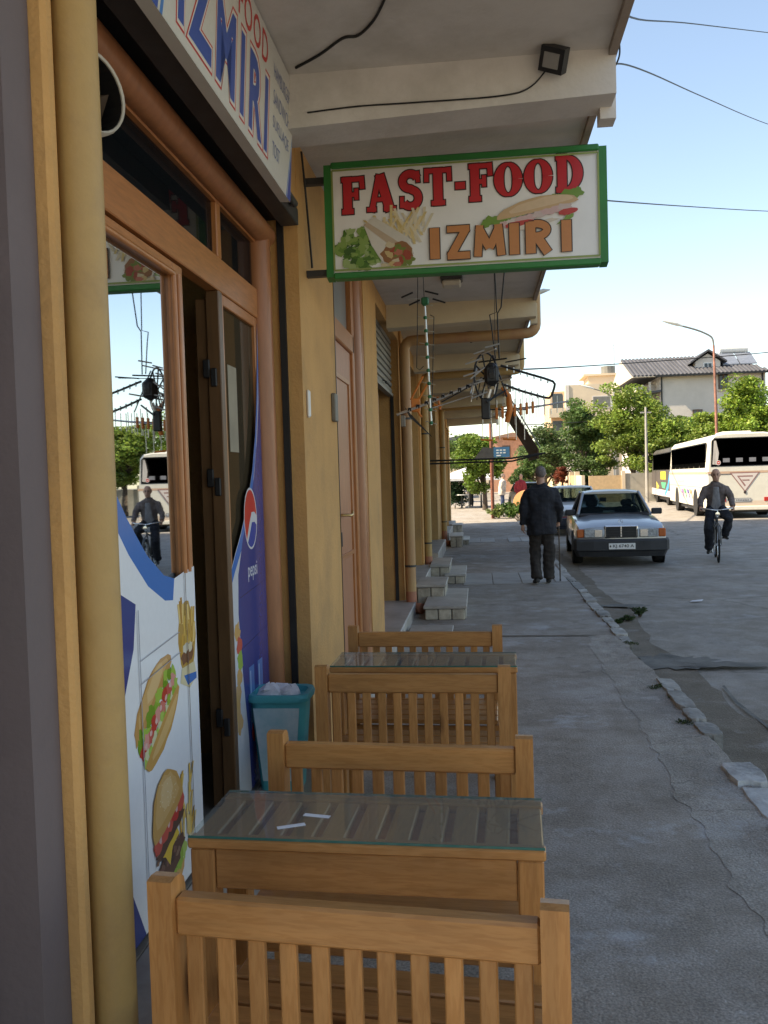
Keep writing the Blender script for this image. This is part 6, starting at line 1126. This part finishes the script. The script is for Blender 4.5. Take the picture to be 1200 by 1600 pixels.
d6 = 95.0; a, b = at_d(770, 690, d6), at_d(832, 690, d6); S = thing('brick_house', 'pinkish brick house far up the street behind the trees', 'house', (a.x, d6, RZ)); zt = at_d(800, 683, d6).z; M_PINK = mat('pinkish brick', (.45, .26, .18), .9, var=.12, scale=3); hp('wall', M_PINK, (a.x, b.x, d6, d6+8, RZ, zt), parent=S); MB().prism([(a.x-.4, zt), (b.x+.4, zt), ((a.x+b.x)/2, zt+.5)], d6-.4, d6+8.4, 'y').build('roof', mat('dull roof tile', (.26, .17, .13), .8, var=.15), S, True)
for k in (0, 1): x = a.x+1.0+k*1.8; wv = hp('window', M_WOODD, (x, x+.9, d6-.05, d6-.002, zt-2.2, zt-.9), parent=S); hp('pane', M_WGL, (x+.08, x+.82, d6-.06, d6-.051, zt-2.1, zt-1.0), parent=wv)
# far end of the street: low houses and trees so the road does not run into emptiness
for k, (x, y, wd, h_, m) in enumerate(((-14, 70, 12, 7, M_WALLC), (-13, 100, 11, 6, M_WALLW), (16, 112, 12, 7, M_WALLW), (-2, 150, 26, 7, M_WALLC))):
    S = thing('far_house', ('cream two storey house beyond the parasol, beside the shop row', 'white house farther up the street beside the shop row', 'white house hidden behind the cream apartment block', 'wide cream house closing the far end of the street')[k], 'house', (x, y, RZ)); hp('wall', m, (x-wd/2, x+wd/2, y, y+10, RZ, h_), parent=S); MB().prism([(x-wd/2-.5, h_), (x+wd/2+.5, h_), (x, h_+2)], y-.5, y+10.5, 'y').build('roof', M_TILE, S, True)
    for j in range(3): q = x-wd/2+1.2+j*(wd-3.4)/2; wv = hp('window', M_WOODD, (q, q+1.0, y-.05, y-.002, h_-2.4, h_-1.0), parent=S); hp('pane', M_WGL, (q+.1, q+.9, y-.06, y-.051, h_-2.3, h_-1.1), parent=wv)
for k, (x, y, h_, r_) in enumerate(((-3.5, 62, 6, 2.6), (-6.5, 55, 7, 3), (3.5, 110, 7, 3.2), (-1.0, 85, 6, 2.6), (1.6, 125, 7, 3.5))): tree('broadleaf_tree', ('tree behind the white parasol', 'tall tree behind the hedge by the parasol', 'far tree in the middle of the street view', 'tree between the parasol and the far houses', 'farthest tree before the wide cream house')[k], x, y, RZ, h_, r_, 1.6, GD if k % 2 else GM, 60+k, leaf=.26, clumps=57, per=102)
# garden wall across the street, of separate panels and posts
gw = thing('garden_wall', 'beige rendered garden wall of panels and posts behind the street trees', 'wall', (6.4, 52, RZ)); M_GW = mat('grey beige render', (.36, .33, .27), .9, var=.1, scale=1.5, dirt=(.25, .23, .19), dirt_amt=.5, rnd=.12); M_TAN = mat('tan gate paint', (.52, .36, .20), .7, var=.1)
for k in range(9): x = 6.5+k*2.1; MB().box(x, x+1.9, 52, 52.18, RZ-.05, 1.45+(.1 if k % 3 == 1 else 0)).build('panel', M_GW if k else M_TAN, gw, True); MB().box(x+1.9, x+2.1, 51.94, 52.24, RZ-.05, 1.7).build('post', M_GW if k > 1 else M_WALLC, gw, True)
for k in range(10): y = 54+k*3.4; MB().box(6.3, 6.5, y, y+3.1, RZ-.05, 1.5).build('panel', M_TAN if k % 2 else M_WALLC, gw, True); MB().box(6.25, 6.55, y+3.1, y+3.4, RZ-.05, 1.75).build('post', M_WALLC, gw, True)
# ================================================================ poles, lamps and overhead wires
M_LH = mat('lamp head', (.62, .64, .62), .4, var=.05)
def lamp(label, x, y, ztop, arm, z0=RZ, m=M_POLE, r=.075):
    t = thing('street_lamp', label, 'street lamp', (x, y, z0), 0, 'street lamps'); MB().tube([(0, 0, 0), (-.05, 0, ztop*.55), (-.12, 0, ztop-.55)], [r*1.15, r, r*.7], 10).build('pole', m, t, smooth=50)
    ar = smooth_path([(-.12, 0, ztop-.56), (-.20, 0, ztop-.15), (-.55, 0, ztop+.10), (-arm*.6, 0, ztop+.32), (-arm, 0, ztop+.55)], 4); MB().tube(ar, r*.62, 8).build('arm', M_SHUT, t, smooth=50)
    MB().tube([(-arm+.10, 0, ztop+.52), (-arm-.20, 0, ztop+.64), (-arm-.65, 0, ztop+.78), (-arm-.98, 0, ztop+.86)], [.06, .15, .14, .03], 12, flat=.6).build('lamp_head', M_LH, t, smooth=60); return t
p = at_d(1122, 520, 46.0); lamp('tall street lamp with rust red pole standing behind the coaches', at_d(1126, 680, 46).x, 46.6, p.z-RZ, 1.75)
p = at_d(958, 616, 76.0); lamp('grey street lamp in front of the cream apartment block', p.x, 76, p.z-RZ, 1.7, m=M_STEEL)
p = at_d(917, 680, 118.0); lamp('small far street lamp above the small white house', p.x, 118, p.z-RZ, 1.7, m=M_STEEL)
def wall_lamp(label, px, py, d, pole_z=None):
    p = at_d(px, py, d); t = thing('wall_street_lamp', label, 'street lamp', (CE-.05, d, p.z-.5), 0, 'lamps on the shop row'); L_ = p.x-CE-.10; MB().tube([(0, 0, -.1), (L_*.4, 0, .22), (L_*.8, 0, .36)], .03, 8).build('arm', M_SHUT, t); MB().tube([(L_*.72, 0, .34), (L_*.85, 0, .40), (L_*1.1, 0, .48), (L_*1.25, 0, .50)], [.03, .10, .09, .02], 10, flat=.6).build('lamp_head', M_LH, t, smooth=60); MB().box(-.003, .03, -.08, .08, -.25, .05).build('wall_plate', M_DKGREY, t)
wall_lamp('lamp head reaching out over the street beside the upper pipe', 852, 453, 22.0); wall_lamp('second lamp head reaching out lower along the shop row', 812, 571, 27.3)
up_ = thing('utility_pole', 'grey concrete utility pole in front of the bright tree', 'pole', (at_d(1010, 700, 50).x, 50, RZ)); zt = at_d(1010, 636, 50).z-RZ; MB().tube([(0, 0, 0), (0, 0, zt)], [.10, .06], 8).build('pole', M_CONC, up_); MB().box(-.30, .30, -.04, .04, zt-.34, zt-.27).build('cross_arm', M_CONC, up_)
rp = thing('sign_pole', 'rusty red pole carrying a small blue board on the pavement', 'pole', (.50, 32.8, 0)); zt = at_d(768, 625, 32.8).z; MB().tube([(0, 0, 0), (0, 0, zt)], .065, 10).build('pole', M_RUST, rp, smooth=50)
a, b = at_d(771, 699, 32.8), at_d(796, 714, 32.8); bd = MB().box(a.x-.5, b.x-.5, -.10, -.07, b.z, a.z).build('board', mat('blue board', (.035, .13, .25), .5, var=.08), rp); P = Print(lambda u, v, h: (u, -.1005-h, v), .001)
for q in range(3):
    for k in range(3 if q < 2 else 1): P.poly([(a.x-.5+.10+k*.13, b.z+.06+(2-q)*.10-.02), (a.x-.5+.19+k*.13+(.08 if q == 2 else 0), b.z+.06+(2-q)*.10-.02), (a.x-.5+.19+k*.13+(.08 if q == 2 else 0), b.z+.11+(2-q)*.10-.02), (a.x-.5+.10+k*.13, b.z+.11+(2-q)*.10-.02)], (.55, .60, .62))
P.build('faint_lettering', bd, False); MB().prism([(a.x-1.25, b.z-.05), (a.x-.42, b.z-.05), (a.x-.42, a.z-.05), (a.x-.9, a.z+.02)], -.065, .0, 'y').build('dark_board', M_DKGREY, rp)  # dark grey board beside the blue one
def wire(label, pts, r=.012): o = MB().tube(smooth_path(pts, 8), r, 5).build('overhead_wire', M_WIRE, smooth=60); return tag(o, label, 'wire', 'overhead wires')
wire('topmost overhead wire leaving the canopy corner above the flood light', [Vector((CE+.02, 3.4, CZ+.15)), at_d(975, 22, 4.2), at_d(1090, 38, 8), at_d(1260, 58, 14)], .005)
wire('slack overhead wire curving out from the canopy edge', [at_d(945, 122, 4.3), at_d(958, 100, 4.6), at_d(1010, 112, 6), at_d(1100, 152, 9), at_d(1200, 194, 13), at_d(1300, 226, 18)], .005)
wire('level overhead wire behind the projecting sign', [at_d(880, 306, 9.0), at_d(955, 314, 12), at_d(1080, 323, 18), at_d(1200, 330, 24), at_d(1320, 334, 30)], .010)
wire('long overhead wire from the shop row to the white house', [at_d(800, 578, 27), at_d(880, 574, 40), at_d(990, 567, 55), at_d(1150, 555, 58), at_d(1300, 541, 58)], .03)
wire('lower overhead wire crossing in front of the apartment block', [at_d(800, 664, 27.5), at_d(862, 662, 45), at_d(960, 655, 62), at_d(1012, 640, 50.2)], .02)
wire('loop of cable under the canopy edge corner', [at_d(945, 118, 3.98), at_d(958, 108, 3.98), at_d(968, 85, 3.98), at_d(966, 50, 3.98)], .004)
# ================================================================ sunlit end of the pavement
pw = thing('parasol', 'white square parasol at the end of the shop row', 'parasol', (-.55, 45.5, 0)); MB().tube([(0, 0, 0), (0, 0, 1.9)], .03, 8).build('pole', M_STEEL, pw); mb = MB(); mb.add([(-1.7, -1.7, 1.55), (1.7, -1.7, 1.55), (1.7, 1.7, 1.55), (-1.7, 1.7, 1.55), (0, 0, 2.15)], [(0, 1, 4), (1, 2, 4), (2, 3, 4), (3, 0, 4)]); mb.build('canopy', mat('white canvas', (.68, .68, .70), .9, var=.05), pw); mb = MB()
for a, b in (((-1.7, -1.7), (1.7, -1.7)), ((1.7, -1.7), (1.7, 1.7)), ((1.7, 1.7), (-1.7, 1.7)), ((-1.7, 1.7), (-1.7, -1.7))): mb.add([(*a, 1.549), (*b, 1.549), (*b, 1.42), (*a, 1.42)], [(0, 1, 2, 3)])
mb.build('valance', MATS['white canvas'], pw)
for k, (x, y) in enumerate(((-.9, 44.2), (.1, 44.8))):
    t = thing('cafe_table', ('low white cafe table by the hedge', 'low white cafe table under the parasol edge')[k], 'table', (x, y, 0)); MB().lathe([(.35, .68), (.36, .70), (.35, .72)], (0, 0, 0), 'z', 16).build('top', M_WHITEP, t); MB().lathe([(.22, 0), (.05, .05), (.04, .68)], (0, 0, 0), 'z', 10).build('stand', M_DKGREY, t)
pt = thing('round_planter', 'tilted round planter with orange rim and pale face on the pavement', 'planter', (1.75, 33.6, 0)); MB().lathe([(.40, .0), (.50, .02), (.52, .20), (.50, .36), (.36, .36), (.36, .10)], (0, 0, .52), 'y', 26).build('rim', mat('orange painted rim', (.60, .27, .11), .7, var=.15), pt, smooth=40); MB().lathe([(.37, .06), (.37, .12)], (0, 0, .52), 'y', 24).build('face', mat('pale worn face', (.52, .52, .47), .8, var=.2, scale=5), pt)
pt.rotation_euler = (0, 0, R(-25))
lit = MB().add([(0, 0, 0), (.16, .03, .0), (.20, .12, .012), (.05, .09, .004)], [(0, 1, 2, 3)]).build('paper_scrap', M_PAP); lit.location = at_z(1078, 940, RZ+.02); tag(lit, 'white scrap of paper lying on the shaded road', 'litter')
